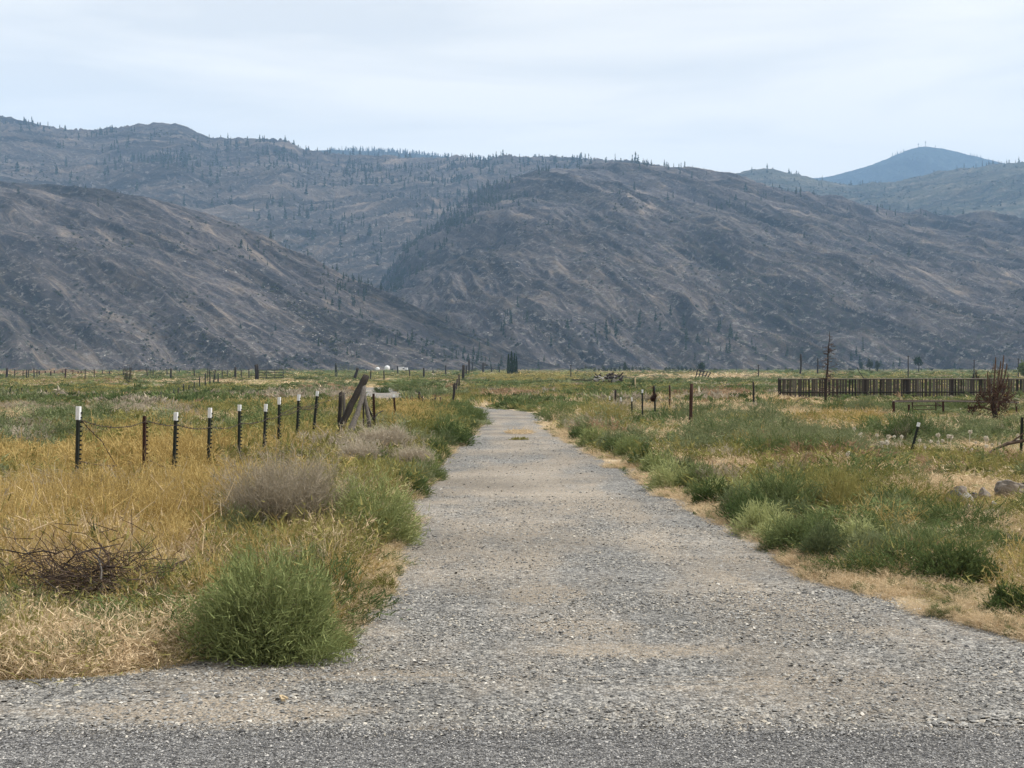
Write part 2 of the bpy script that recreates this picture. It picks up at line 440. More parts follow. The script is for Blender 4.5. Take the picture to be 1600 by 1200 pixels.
# where the photograph shows drifts of tan dust on the stone
DUST = [(800, 770, 130, 45, .9), (790, 850, 150, 45, .7), (860, 932, 75, 16, 1.1), (1000, 1022, 170, 12, 1.0), (810, 690, 40, 14, .8), (600, 1062, 160, 12, .9), (250, 1116, 330, 16, 1.1), (1120, 1075, 200, 10, .6),
        (900, 985, 110, 10, .6), (1500, 1075, 90, 10, .9), (1080, 880, 120, 10, .4), (640, 900, 60, 30, .5), (700, 1142, 120, 6, .7), (1300, 990, 160, 10, .35)]
def dusty(x, y):
    u, v = proj(x, y, G(x, y)); d = np.zeros(np.shape(x)); jx = (fbm(x * 1.3, y * 1.3, 60, 4) - .5) * 1.6
    for cu, cv, ru, rv, s in DUST: d = np.maximum(d, s * np.clip(1.25 - (((u - cu) / ru) ** 2 + ((v - cv) / rv) ** 2) + jx, 0, 1))
    xl, xr = road_edges(y); xl = np.clip(xl, -3, 9); xr = np.clip(xr, -9, 4.5); s = (x - (xl + xr) / 2) / (xr - xl) * 2
    tr = np.exp(-((np.abs(s - .05) - .42) / .17) ** 2) * np.clip((y - 8) / 5, 0, 1) * (.25 + .7 * fbm(x * .5, y * .25, 61, 3))
    return np.maximum(d, tr)
link('gravel_driveway', grid('gravel_driveway', Xr, Yr, G(Xr, Yr) + gravel_dz(Xr, Yr), M_gravel, True, {'dusty': dusty(Xr, Yr)}), kind='structure')
xa = np.linspace(-60, 60, 240); ya = np.concatenate([np.linspace(-7, 5, 6), np.linspace(5.3, 6.02, 4)])
Xa, Ya = np.meshgrid(xa, ya); Za = np.zeros(Xa.shape) + .020
Ya[-1] += (fbm(Xa[-1] * 2.0, Xa[-1] * 0, 77, 4) - .5) * .22; Za[-1] = .004; Za[-2] = .012
link('highway', grid('highway', Xa, Ya, Za, M_asph), kind='structure')

# ------------------------------------------------------------------ hills
def hill_mat(name, cols, strata, rockiness, green=0.0, size=1.0):
    """strata = direction of the ribs in plan; colours are those of scorched grass, bare rock and scrub, banded with painted gully shade"""
    m, nt, nd, lk = new_mat(name)
    out = N(nd, 'ShaderNodeOutputMaterial'); b = N(nd, 'ShaderNodeBsdfPrincipled')
    b.inputs['Roughness'].default_value = 1; b.inputs['Specular IOR Level'].default_value = .05
    tc = N(nd, 'ShaderNodeTexCoord')
    mp = N(nd, 'ShaderNodeMapping'); mp.inputs['Rotation'].default_value = (0, 0, -math.atan2(strata[1], strata[0]))
    mp.vector_type = 'POINT'
    lk.new(tc.outputs['Object'], mp.inputs[0])
    sc = N(nd, 'ShaderNodeMapping'); sc.inputs['Scale'].default_value = (1 / (150 * size), 1 / (24 * size), 0)
    lk.new(mp.outputs[0], sc.inputs[0])
    n1 = N(nd, 'ShaderNodeTexNoise', i_Scale=1.0, i_Detail=9.0, i_Roughness=.72, i_Distortion=1.1); lk.new(sc.outputs[0], n1.inputs['Vector'])
    r1 = ramp(nd, [(.33, cols[0]), (.46, cols[1]), (.56, cols[2]), (.68, cols[3])]); lk.new(n1.outputs[0], r1.inputs[0])
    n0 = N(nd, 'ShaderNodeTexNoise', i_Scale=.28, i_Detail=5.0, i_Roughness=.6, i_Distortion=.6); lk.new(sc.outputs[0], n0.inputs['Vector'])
    r0 = ramp(nd, [(.38, .36), (.47, .9), (.60, 1.4)]); lk.new(n0.outputs[0], r0.inputs[0])  # broad bands along the ribs: burnt ground, with gully shade put into the colour
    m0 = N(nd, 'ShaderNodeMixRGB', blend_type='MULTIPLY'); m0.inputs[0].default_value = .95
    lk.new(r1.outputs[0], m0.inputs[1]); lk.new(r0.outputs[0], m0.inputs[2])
    # outcrops and boulders
    v = N(nd, 'ShaderNodeTexNoise', i_Scale=.09 / size, i_Detail=6.0, i_Roughness=.75); lk.new(tc.outputs['Object'], v.inputs['Vector'])
    rv = ramp(nd, [(.60 - rockiness, 0), (.68 - rockiness, 1)]); lk.new(v.outputs[0], rv.inputs[0])
    at_ = N(nd, 'ShaderNodeAttribute', attribute_name='low')
    ml = N(nd, 'ShaderNodeMath', operation='MULTIPLY'); lk.new(rv.outputs[0], ml.inputs[0]); lk.new(at_.outputs['Fac'], ml.inputs[1])
    m1 = N(nd, 'ShaderNodeMixRGB'); m1.inputs[2].default_value = (.25, .235, .22, 1)
    lk.new(ml.outputs[0], m1.inputs[0]); lk.new(m0.outputs[0], m1.inputs[1])
    # scrub
    v2 = N(nd, 'ShaderNodeTexNoise', i_Scale=.14 / size, i_Detail=5.0, i_Roughness=.7)
    mo = N(nd, 'ShaderNodeMapping'); mo.inputs['Location'].default_value = (500, 30, 9); lk.new(tc.outputs['Object'], mo.inputs[0]); lk.new(mo.outputs[0], v2.inputs['Vector'])
    rv2 = ramp(nd, [(.56 - green * .25, 0), (.62 - green * .2, 1)]); lk.new(v2.outputs[0], rv2.inputs[0])
    a2 = N(nd, 'ShaderNodeAttribute', attribute_name='scrub')
    ml2 = N(nd, 'ShaderNodeMath', operation='MULTIPLY'); lk.new(rv2.outputs[0], ml2.inputs[0]); lk.new(a2.outputs['Fac'], ml2.inputs[1])
    m2 = N(nd, 'ShaderNodeMixRGB'); m2.inputs[2].default_value = (.038, .055, .024, 1)
    lk.new(ml2.outputs[0], m2.inputs[0]); lk.new(m1.outputs[0], m2.inputs[1]); lk.new(m2.outputs[0], b.inputs['Base Color'])
    bp = N(nd, 'ShaderNodeBump', i_Strength=1.0, i_Distance=14.0 * size); lk.new(n1.outputs[0], bp.inputs['Height'])
    bp2 = N(nd, 'ShaderNodeBump', i_Strength=1.0, i_Distance=8.0 * size); lk.new(v.outputs[0], bp2.inputs['Height']); lk.new(bp.outputs[0], bp2.inputs['Normal'])
    lk.new(bp2.outputs[0], b.inputs['Normal']); lk.new(b.outputs[0], out.inputs[0])
    return m

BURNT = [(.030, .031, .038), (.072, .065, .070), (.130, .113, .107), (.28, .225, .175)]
TAN = [(.029, .030, .032), (.064, .058, .056), (.108, .092, .080), (.23, .18, .14)]
GREENISH = [(.032, .037, .032), (.062, .066, .050), (.105, .098, .075), (.21, .17, .125)]

HILLS = {}
def ridge(key, crest, rc, rb, nu, nr, mat, amp, ribdir, seed, u0=None, u1=None, prof=1.0, rbs=None, low=(0, .5), scrub=.6):
    cu = np.array([c[0] for c in crest], float); cv = np.array([c[1] for c in crest], float)
    u0 = cu[0] if u0 is None else u0; u1 = cu[-1] if u1 is None else u1
    core = np.linspace(max(u0, -60), min(u1, 1660), nu)
    us = np.concatenate([np.linspace(u0, core[0], 25)[:-1] if u0 < core[0] else [], core, np.linspace(core[-1], u1, 25)[1:] if u1 > core[-1] else []])
    # smooth the crest line, then roughen it a little
    fine = np.linspace(cu[0], cu[-1], 3000); fv = np.interp(fine, cu, cv)
    k = np.hanning(25); k /= k.sum(); fv = np.convolve(np.pad(fv, 12, 'edge'), k, 'valid')
    v = np.interp(us, fine, fv) + (fbm(us / 34, us * 0 + seed, seed, 4) - .5) * (9 if key == 'B' else 5 if key == 'A' else 3) * (us < 860 if key == 'B' else 1)
    RC = np.interp(us, *zip(*rc)) if hasattr(rc, '__len__') else np.full(us.shape, float(rc))
    RB = np.interp(us, *zip(*rb)) if hasattr(rb, '__len__') else np.full(us.shape, float(rb))
    d = np.stack([us - 800, FPX * cos(PITCH) + (600 - v) * sin(PITCH), (600 - v) * cos(PITCH) - FPX * sin(PITCH)])
    dx, dz = d[0] / d[1], d[2] / d[1]
    tt = np.concatenate([np.linspace(0, 1, nr), [1.03, 1.08, 1.2, 1.5]])
    T = tt[:, None]
    Y = RB + (RC - RB) * T
    X = dx * Y
    zc = EYE + dz * RC
    base = np.interp(RB, _yy, _zz) - 14.0
    S = np.where(T <= 1, 1 - (1 - np.clip(T, 0, 1)) ** prof, 1 - .9 * (T - 1) ** 1.1)
    Z = base + (zc - base) * S
    c, s = ribdir[0] / math.hypot(*ribdir), ribdir[1] / math.hypot(*ribdir)
    wx = (fbm(X / 420, Y / 420, seed + 3, 4) - .5) * 150; wy = (fbm(X / 380, Y / 380, seed + 9, 4) - .5) * 150
    A = (X + wx) * c + (Y + wy) * s; B = -(X + wx) * s + (Y + wy) * c
    env = np.clip((1 - T) / .10, 0.0, 1) * np.clip(T / .06, .15, 1)
    env2 = np.clip((1.0 - T) / .03, .12, 1)
    Z = Z + amp * (44 * (ridged(A / 1100, B / 150, seed, 3) - .5) * env + 19 * (ridged(A / 330, B / 44, seed + 50, 3) - .5) * np.maximum(env, .10)
                   + 7.0 * (ridged(A / 110, B / 16, seed + 90, 2) - .5) * env2 + 2.0 * (fbm(X / 9, Y / 9, seed + 5, 2) - .5) * env2)
    lo = np.clip(np.interp(T, [0, low[1], 1], [1, .55, .3]), 0, 1) + 0 * Z
    sc = np.clip(np.interp(T, [0, .4, 1], [1, .8, .5]) * scrub * 1.4 * fbm(X / 260, Y / 260, seed + 13, 3), 0, 1)
    o = link('hillside', grid('hillside', X, Y, Z, mat, True, {'low': lo, 'scrub': sc}), kind='structure')
    HILLS[key] = (us, tt, X, Y, Z)
    return o

dA, dB = (1, -1.0), (1, -2.1)
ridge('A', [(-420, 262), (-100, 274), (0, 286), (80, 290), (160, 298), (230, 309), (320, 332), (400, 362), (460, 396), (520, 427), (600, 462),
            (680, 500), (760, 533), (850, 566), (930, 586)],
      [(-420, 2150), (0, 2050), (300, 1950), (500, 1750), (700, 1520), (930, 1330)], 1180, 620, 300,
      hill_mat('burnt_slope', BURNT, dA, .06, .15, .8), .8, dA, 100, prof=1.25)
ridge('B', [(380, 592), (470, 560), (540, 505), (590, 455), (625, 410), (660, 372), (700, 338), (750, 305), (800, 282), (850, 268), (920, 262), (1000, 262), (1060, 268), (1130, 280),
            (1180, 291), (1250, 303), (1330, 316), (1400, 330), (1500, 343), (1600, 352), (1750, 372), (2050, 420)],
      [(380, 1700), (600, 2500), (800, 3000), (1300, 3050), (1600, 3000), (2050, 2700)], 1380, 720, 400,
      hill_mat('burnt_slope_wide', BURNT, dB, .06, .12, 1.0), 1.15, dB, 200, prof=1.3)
dC = (1, .55)
ridge('C', [(-420, 168), (-100, 176), (0, 191), (60, 203), (100, 209), (150, 215), (180, 212), (205, 208.5), (240, 207), (280, 208.5), (300, 217), (325, 228),
            (400, 227), (450, 233), (472, 246), (520, 252), (600, 254), (700, 258), (770, 256), (800, 253), (900, 257), (1000, 264), (1080, 276), (1180, 296), (1300, 330)],
      [(-420, 4000), (0, 4100), (500, 4300), (1300, 4200)], 2050, 560, 240,
      hill_mat('upper_plateau', TAN, dC, .05, .0, 1.2), 1.35, dC, 300, prof=1.35, scrub=.5)
ridge('D', [(980, 330), (1060, 296), (1120, 281), (1160, 272), (1205, 268), (1245, 277), (1285, 286), (1335, 293), (1400, 286), (1470, 271), (1550, 260),
            (1600, 257), (1700, 246), (2050, 238)],
      4700, 2500, 340, 160, hill_mat('green_tinged_slope', GREENISH, (1, .3), .04, .2, 1.3), 1.2, (1, .3), 400, prof=1.3, scrub=1.2)
MBLUE = hill_mat('forested_mountain', [(.010, .018, .018), (.016, .026, .024), (.024, .034, .028), (.06, .065, .055)], (1, -1), .02, .5, 3.0)
ridge('F', [(330, 262), (400, 247), (470, 236), (520, 234), (600, 237), (700, 245), (760, 250), (860, 254), (930, 262), (1000, 280)],
      6600, 4900, 240, 50, MBLUE, 1.0, (1, .2), 500, prof=1.3)
ridge('E', [(1040, 330), (1180, 292), (1290, 276), (1330, 268), (1380, 250), (1420, 234), (1442, 229), (1470, 231), (1500, 238), (1530, 246),
            (1570, 256), (1640, 270), (1800, 290), (2050, 310)],
      8200, 5600, 240, 90, MBLUE, 2.2, (.2, -1), 600, prof=1.15)

# haze: one closed box of even pale air round everything
hz = MB(); hz.box((0, 4400, 590), (16000, 10400, 1240))
M_haze, nt, nd, lk = new_mat('air')
ho = N(nd, 'ShaderNodeOutputMaterial'); hv = N(nd, 'ShaderNodeVolumePrincipled')
hv.inputs['Color'].default_value = (.40, .65, 1.0, 1); hv.inputs['Density'].default_value = 8.6e-5
hv.inputs['Anisotropy'].default_value = 0.0
lk.new(hv.outputs[0], ho.inputs['Volume'])
for q in range(len(hz.v)):
    x, y, z = hz.v[q]; hz.v[q] = (x, y, 1560 if z > 0 else -60)
link('haze', hz.mesh('haze', M_haze), kind='stuff')
# ------------------------------------------------------------------ plants: leaf-sized geometry
def ribbons(P, D, L, W, B, segs, g, wexp=.7):
    """n ribbons from roots P along D, length L, width W, bent by B; returns vertices and quads"""
    n = len(P); D = D / np.linalg.norm(D, axis=1, keepdims=True)
    side = np.cross(D, g.normal(size=(n, 3))); side /= np.linalg.norm(side, axis=1, keepdims=True) + 1e-9
    t = np.linspace(0, 1, segs + 1)
    C = P[:, None] + D[:, None] * (L[:, None, None] * t[None, :, None]) + B[:, None] * (L[:, None, None] * (t ** 2)[None, :, None])
    w = (W[:, None] * np.clip(1 - t, .12, 1)[None] ** wexp)[..., None] * side[:, None] * .5
    V = np.stack([C - w, C + w], 2).reshape(-1, 3)
    i = (np.arange(n)[:, None] * (2 * (segs + 1)) + 2 * np.arange(segs)[None]).ravel()
    F = np.stack([i, i + 1, i + 3, i + 2], -1)
    return V, F

def merge(parts):
    V, F, k = [], [], 0
    for v, f in parts: V.append(v); F.append(f + k); k += len(v)
    return np.concatenate(V), np.concatenate(F)

def tuft(g, n, rad, h, w, lean=.45, segs=3, heads=0, hw=.012, hl=.06):
    a = g.uniform(0, 2 * pi, n); r = rad * np.sqrt(g.uniform(0, 1, n))
    P = np.stack([r * np.cos(a), r * np.sin(a), np.full(n, -.02)], -1)
    D = np.stack([np.cos(a) * lean * r / rad + g.normal(0, .22, n), np.sin(a) * lean * r / rad + g.normal(0, .22, n), np.ones(n)], -1)
    L = h * g.uniform(.55, 1.1, n); B = np.stack([g.normal(0, .28, n), g.normal(0, .28, n), -np.abs(g.normal(0, .15, n))], -1)
    parts = [ribbons(P, D, L, w * g.uniform(.7, 1.4, n), B, segs, g)]
    if heads:
        Dn = D / np.linalg.norm(D, axis=1, keepdims=True)
        k = g.integers(0, n, n * heads); tt = g.uniform(.7, 1.0, n * heads)
        Q = P[k] + Dn[k] * (L[k] * tt)[:, None] + B[k] * (L[k] * tt ** 2)[:, None]
        parts.append(ribbons(Q, Dn[k] + g.normal(0, .8, (len(k), 3)), hl * g.uniform(.5, 1.2, len(k)), hw * g.uniform(.6, 1.2, len(k)), g.normal(0, .4, (len(k), 3)), 1, g))
    return merge(parts)

def branchy(g, n, rad, h, w, twigs=6, tl=.2):
    """wiry branching stalks of a dry mustard or tumbleweed"""
    a = g.uniform(0, 2 * pi, n); r = rad * np.sqrt(g.uniform(0, 1, n))
    P = np.stack([r * np.cos(a), r * np.sin(a), np.full(n, -.02)], -1)
    D = np.stack([np.cos(a) * .35 + g.normal(0, .25, n), np.sin(a) * .35 + g.normal(0, .25, n), np.ones(n)], -1)
    L = h * g.uniform(.6, 1.1, n); B = g.normal(0, .14, (n, 3))
    parts = [ribbons(P, D, L, w * g.uniform(.9, 1.8, n), B, 3, g, .4)]
    Dn = D / np.linalg.norm(D, axis=1, keepdims=True)
    k = g.integers(0, n, n * twigs); tt = g.uniform(.3, .95, n * twigs)
    Q = P[k] + Dn[k] * (L[k] * tt)[:, None] + B[k] * (L[k] * tt ** 2)[:, None]
    Dk = Dn[k] * .7 + g.normal(0, .5, (len(k), 3)); Dk[:, 2] = np.abs(Dk[:, 2]) + .2
    Lk = tl * g.uniform(.5, 1.2, len(k)); Bk = g.normal(0, .15, (len(k), 3))
    parts.append(ribbons(Q, Dk, Lk, w * .75 * g.uniform(.6, 1.2, len(k)), Bk, 2, g, .4))
    Dk /= np.linalg.norm(Dk, axis=1, keepdims=True)
    j = g.integers(0, len(k), len(k) * 2); t2 = g.uniform(.4, 1, len(j))
    Q2 = Q[j] + Dk[j] * (Lk[j] * t2)[:, None]
    D2 = Dk[j] * .6 + g.normal(0, .6, (len(j), 3)); D2[:, 2] = np.abs(D2[:, 2])
    parts.append(ribbons(Q2, D2, tl * .35 * g.uniform(.5, 1.2, len(j)), w * .6 * np.ones(len(j)), g.normal(0, .1, (len(j), 3)), 1, g, .3))
    return merge(parts)

def bush(g, nleaf, w=.5, h=.8, lw=.006, ll=.05, stems=80, lumps=9, segs=1, up=.9, hollow=.35):
    """leafy shrub: shoots fan out from the foot, leaves crowd along the outer half of them; lumpy outline with gaps"""
    cen = g.normal(size=(lumps, 3)); cen[:, 2] = np.abs(cen[:, 2]); cen /= np.linalg.norm(cen, axis=1, keepdims=True)
    def reach(Dv):
        m = np.max(np.einsum('ij,kj->ik', Dv, cen), axis=1)
        return .52 + .52 * np.clip((m - .55) / .45, 0, 1) + g.normal(0, .04, len(Dv))
    ns = max(stems, 6)
    D = g.normal(size=(ns, 3)); D[:, 2] = np.abs(D[:, 2]) * .62 + .06; D /= np.linalg.norm(D, axis=1, keepdims=True)
    L = reach(D)
    P = np.stack([g.normal(0, .06, ns), g.normal(0, .06, ns), np.zeros(ns)], -1)
    k = g.integers(0, ns, nleaf); t = hollow + (1 - hollow) * g.uniform(0, 1, nleaf) ** .7
    Q = P[k] + D[k] * (L[k] * t)[:, None] + g.normal(0, 1, (nleaf, 3)) * (.022 + .060 * t)[:, None]
    Q[:, 2] = np.abs(Q[:, 2]); S = np.array([w, w, h])
    Ld = D[k] * .8 + g.normal(0, .55, (nleaf, 3)) + np.array([0, 0, up * .5])
    Lv = ribbons(Q * S, Ld, ll * g.uniform(.6, 1.3, nleaf), lw * g.uniform(.7, 1.4, nleaf), g.normal(0, .15, (nleaf, 3)), segs, g)
    if nleaf == 0: Lv = (Lv[0][:0], Lv[1][:0])
    St = ribbons(P * S, D * S, np.linalg.norm(D * S, axis=1) * L * .95, np.full(ns, max(.005, lw * .7)), np.tile([0, 0, .05], (ns, 1)), 2, g, .5)
    return merge([Lv, St])

SRC = {}                            # species -> level -> list of source objects, never placed themselves
def src(key, lvl, V, F, mat):
    me = np_mesh(key + '_plant', V, F, mat); o = bpy.data.objects.new(key + '_plant', me)
    SRC.setdefault(key, {}).setdefault(lvl, []).append(o)
g = np.random.default_rng(3)
for i in range(4):
    src('straw', 0, *tuft(g, 60, .16, .34, .0045, heads=2, hw=.0075, hl=.045), M_straw)
    src('straw', 1, *tuft(g, 60, .28, .30, .011, heads=1, hw=.013, hl=.06, segs=2), M_straw)
    src('gold', 0, *branchy(g, 22, .20, .40, .006, 6, .15), M_gold)
    src('gold', 1, *branchy(g, 20, .34, .38, .012, 5, .17), M_gold)
    src('ygreen', 0, *tuft(g, 60, .22, .40, .0065, heads=1, hw=.015, hl=.05), M_ygreen)
    src('ygreen', 1, *tuft(g, 70, .32, .36, .012, heads=1, hw=.03, hl=.08, segs=2), M_ygreen)
for i in range(3):
    src('straw', 2, *tuft(g, 44, .8, .36, .055, segs=1, heads=0), M_straw)
    src('gold', 2, *tuft(g, 44, .8, .42, .05, segs=1), M_gold)
    src('ygreen', 2, *tuft(g, 50, .8, .40, .06, segs=1), M_ygreen)
    for key, mt, hh in (('green', M_green, .44), ('sage', M_sage, .46), ('dark', M_dark, .36), ('grey', M_grey, .38), ('rust', M_rust, .30)):
        broad = key == 'dark'
        if key == 'grey': src(key, 0, *branchy(g, 50, .18, .40, .004, 9, .12), mt)
        else: src(key, 0, *bush(g, 1700, .36, hh * .75, .013 if broad else .006, .035 if broad else .05, 40), mt)
        src(key, 1, *(branchy(g, 60, .18, hh * .62, .008, 10, .13) if key == 'grey' else bush(g, 1300, .42, hh * .92, .017 if broad else .011, .042 if broad else .055, 26)), mt)
        src(key, 2, *bush(g, 260, .85, hh, .055, .15, 8), mt)

_GN = {}
def scatter(name, pts, rot, scl, sources, idx, kind='stuff'):
    """one object whose points carry copies of the source plants"""
    me = bpy.data.meshes.new(name)
    me.vertices.add(len(pts)); me.vertices.foreach_set('co', np.ascontiguousarray(pts, np.float32).ravel())
    for an, av in (('rot', rot), ('scl', scl)):
        a = me.attributes.new(an, 'FLOAT_VECTOR', 'POINT'); a.data.foreach_set('vector', np.ascontiguousarray(av, np.float32).ravel())
    a = me.attributes.new('pick', 'INT', 'POINT'); a.data.foreach_set('value', np.ascontiguousarray(idx, np.int32))
    o = link(name, me, kind=kind)
    ng = bpy.data.node_groups.new(name + '_nodes', 'GeometryNodeTree')
    ng.interface.new_socket('Geometry', in_out='INPUT', socket_type='NodeSocketGeometry')
    ng.interface.new_socket('Geometry', in_out='OUTPUT', socket_type='NodeSocketGeometry')
    nd, lk = ng.nodes, ng.links
    gi, go = nd.new('NodeGroupInput'), nd.new('NodeGroupOutput')
    ip = nd.new('GeometryNodeInstanceOnPoints'); jn = nd.new('GeometryNodeJoinGeometry')
    for s in sources:
        oi = nd.new('GeometryNodeObjectInfo'); oi.inputs['Object'].default_value = s; oi.inputs['As Instance'].default_value = True
        lk.new(oi.outputs['Geometry'], jn.inputs[0])
    lk.new(gi.outputs[0], ip.inputs['Points']); lk.new(jn.outputs[0], ip.inputs['Instance'])
    ip.inputs['Pick Instance'].default_value = True
    for an, dt, sk in (('pick', 'INT', 'Instance Index'), ('rot', 'FLOAT_VECTOR', 'Rotation'), ('scl', 'FLOAT_VECTOR', 'Scale')):
        na = nd.new('GeometryNodeInputNamedAttribute'); na.data_type = dt; na.inputs['Name'].default_value = an
        lk.new(na.outputs[0], ip.inputs[sk])
    lk.new(ip.outputs[0], go.inputs[0])
    md = o.modifiers.new('copies', 'NODES'); md.node_group = ng
    return o

SP = ['straw', 'gold', 'ygreen', 'green', 'sage', 'dark', 'grey', 'rust']
# growth zones read off the photograph: centre, half-size (1600 px picture), weights
ZONES = [
 (150, 1030, 330, 60, dict(straw=8, ygreen=.8, sage=.5), .8),
 (110, 900, 260, 55, dict(straw=6, gold=2, green=.6, rust=.8), .9),
 (130, 838, 260, 48, dict(gold=6, straw=2.2, green=.5, ygreen=.8, grey=.4), 1.12),
 (270, 760, 190, 40, dict(gold=6, ygreen=2, straw=1.4, green=.5, grey=.4), 1.12),
 (60, 745, 130, 30, dict(gold=5, ygreen=4), 1.05),
 (70, 700, 130, 20, dict(sage=3, grey=2, green=2, dark=1), 1.0),
 (230, 700, 110, 20, dict(ygreen=5, green=2, grey=1, gold=1), 1),
 (20, 660, 60, 18, dict(straw=6), 1), (110, 665, 90, 14, dict(sage=4, green=3), 1),
 (230, 655, 130, 9, dict(grey=5, straw=2), 1), (200, 640, 60, 6, dict(grey=6), 1),
 (200, 632, 150, 7, dict(green=3, dark=3, ygreen=2), 1), (150, 648, 170, 7, dict(straw=4, grey=4), 1),
 (430, 730, 110, 45, dict(ygreen=7, gold=1.5, straw=.5), 1), (420, 680, 130, 22, dict(ygreen=5, green=2, straw=1.5), 1),
 (400, 650, 130, 14, dict(ygreen=5, green=3, gold=.6), 1), (340, 665, 60, 12, dict(straw=4), 1),
 (500, 740, 60, 22, dict(straw=5, ygreen=2, sage=1), 1), (570, 720, 50, 16, dict(grey=4, straw=2, ygreen=1), 1),
 (640, 660, 70, 20, dict(ygreen=6, gold=2), 1), (690, 640, 50, 14, dict(ygreen=5, gold=1), .9),
 (690, 690, 40, 14, dict(green=6, ygreen=1), .8), (730, 625, 40, 14, dict(ygreen=6), 1),
 (590, 880, 50, 40, dict(green=3, straw=3, ygreen=2), .6), (565, 935, 60, 28, dict(straw=5, sage=1, ygreen=1), .6),
 (120, 612, 200, 7, dict(ygreen=6, green=1.5, gold=1), 1), (100, 597, 160, 5, dict(straw=2, ygreen=3, rust=.6), 1),
 (300, 597, 110, 4, dict(straw=7), 1), (430, 599, 100, 4, dict(straw=7), 1), (330, 612, 150, 6, dict(ygreen=6, green=1), 1),
 (480, 622, 100, 8, dict(grey=3, straw=3, green=1), 1), (60, 584, 120, 3, dict(rust=6, straw=1), 1), (560, 588, 140, 5, dict(ygreen=4, green=2, straw=1), 1),
 (640, 604, 50, 6, dict(green=4, sage=2), 1), (470, 640, 90, 8, dict(ygreen=6, gold=1.2), 1),
 # right of the driveway
 (800, 646, 110, 9, dict(green=8, dark=1), 1.1), (730, 655, 60, 12, dict(green=7, ygreen=2), 1.1), (790, 620, 50, 7, dict(rust=8), .6), (800, 603, 60, 6, dict(green=6, ygreen=2), .9),
 (880, 610, 60, 10, dict(ygreen=5, rust=1), 1), (830, 590, 110, 7, dict(ygreen=6, gold=2), 1.2), (880, 640, 60, 10, dict(green=6, ygreen=2), .9),
 (960, 620, 100, 9, dict(ygreen=6, green=3), 1), (1010, 640, 70, 8, dict(straw=3, grey=2, sage=1), 1), (1000, 605, 90, 7, dict(ygreen=5, green=3), 1),
 (990, 670, 60, 16, dict(straw=4, rust=2, green=2, sage=2), .9), (1000, 700, 60, 14, dict(sage=5, green=3, straw=1), .8),
 (1120, 620, 60, 8, dict(rust=5, straw=2), .9), (1130, 640, 100, 8, dict(straw=3, green=3, rust=1.5), .9), (1120, 597, 150, 6, dict(straw=5, green=2, sage=2), 1),
 (1060, 590, 110, 4, dict(straw=8), 1), (1200, 590, 150, 4, dict(straw=8), 1), (1400, 588, 160, 4, dict(straw=3, ygreen=3, green=2), 1),
 (1180, 690, 170, 30, dict(sage=6, green=4, straw=2.5), 1.0), (1110, 650, 60, 12, dict(sage=3, straw=4, grey=2), .9), (1240, 655, 60, 10, dict(straw=7), .8),
 (1340, 668, 90, 12, dict(ygreen=5, gold=3), 1), (1330, 705, 130, 22, dict(sage=5, green=3, straw=.7), 1), (1420, 645, 180, 9, dict(sage=4, green=4, straw=1), .9),
 (1500, 690, 140, 30, dict(sage=5, green=3, straw=1.5, grey=1), 1), (1250, 740, 210, 20, dict(straw=9, rust=.7), 1), (1450, 765, 120, 28, dict(straw=9, rust=.7), 1),
 (1100, 745, 90, 16, dict(straw=7, rust=1), .9), (1230, 800, 150, 34, dict(green=5, ygreen=3, sage=2, straw=4), .9), (1380, 830, 120, 26, dict(green=3, dark=2, straw=4), .9),
 (1500, 850, 130, 34, dict(dark=3, green=4, straw=3, rust=1), .9), (1330, 880, 150, 22, dict(sage=5, green=2, straw=2), .6), (1560, 900, 80, 24, dict(straw=4, green=2), .7),
 (1500, 950, 140, 28, dict(straw=5, ygreen=2, green=2), .35), (1180, 860, 90, 30, dict(sage=3, green=4, straw=2), .7), (1580, 730, 60, 20, dict(straw=3, rust=3, sage=2), 1),
]
def weights(x, y):
    u, v = proj(x, y, G(x, y))
    W = np.zeros((len(SP), len(x))); hm = np.ones(len(x))
    n1 = fbm(x * .06 + 3, y * .035, 71, 4); n2 = fbm(x * .08 + 31, y * .04 + 7, 81, 4); n3 = fbm(x * .05 + 61, y * .03 + 17, 91, 4)
    W[0] = np.clip(n1 - .42, 0, 1) * 15; W[2] = np.clip(n2 - .40, 0, 1) * 18; W[3] = np.clip(n3 - .47, 0, 1) * 12
    W[4] = np.clip(.52 - n1, 0, 1) * 9; W[6] = np.clip(n2 - .56, 0, 1) * 9; W[1] = np.clip(n3 - .55, 0, 1) * 8; W[7] = .12; W[5] = .15; W += .05
    W /= W.sum(0)
    dry = np.clip((fbm(x * .30, y * .20, 48, 4) - .42) * 6, 0, 1)
    jx = (fbm(x * .9, y * .5, 7, 3) - .5) * 60; jy = (fbm(x * .9, y * .5, 8, 3) - .5) * .10
    for cu, cv, ru, rv, ws, hh in ZONES:
        dd = ((u + jx - cu) / ru) ** 2 + (((v - 575) * (1 + jy) + 575 - cv) / rv) ** 2
        f = np.clip(1.5 - 1.1 * dd, 0, 1) * .86
        tot = sum(ws.values()); ww = np.array([ws.get(s, 0) / tot for s in SP])
        W = W * (1 - f) + ww[:, None] * f; hm = hm * (1 - f) + hh * f
    far = np.clip((y - 110) / 120, 0, 1); W[0] *= 1 - .55 * far; W[2] *= 1 + .8 * far; W[3] *= 1 + 1.2 * far; W /= W.sum(0)
    W = W * (1 - .8 * dry * (x > 0) * (y < 110)); W[0] += 1 - W.sum(0)
    return W, hm

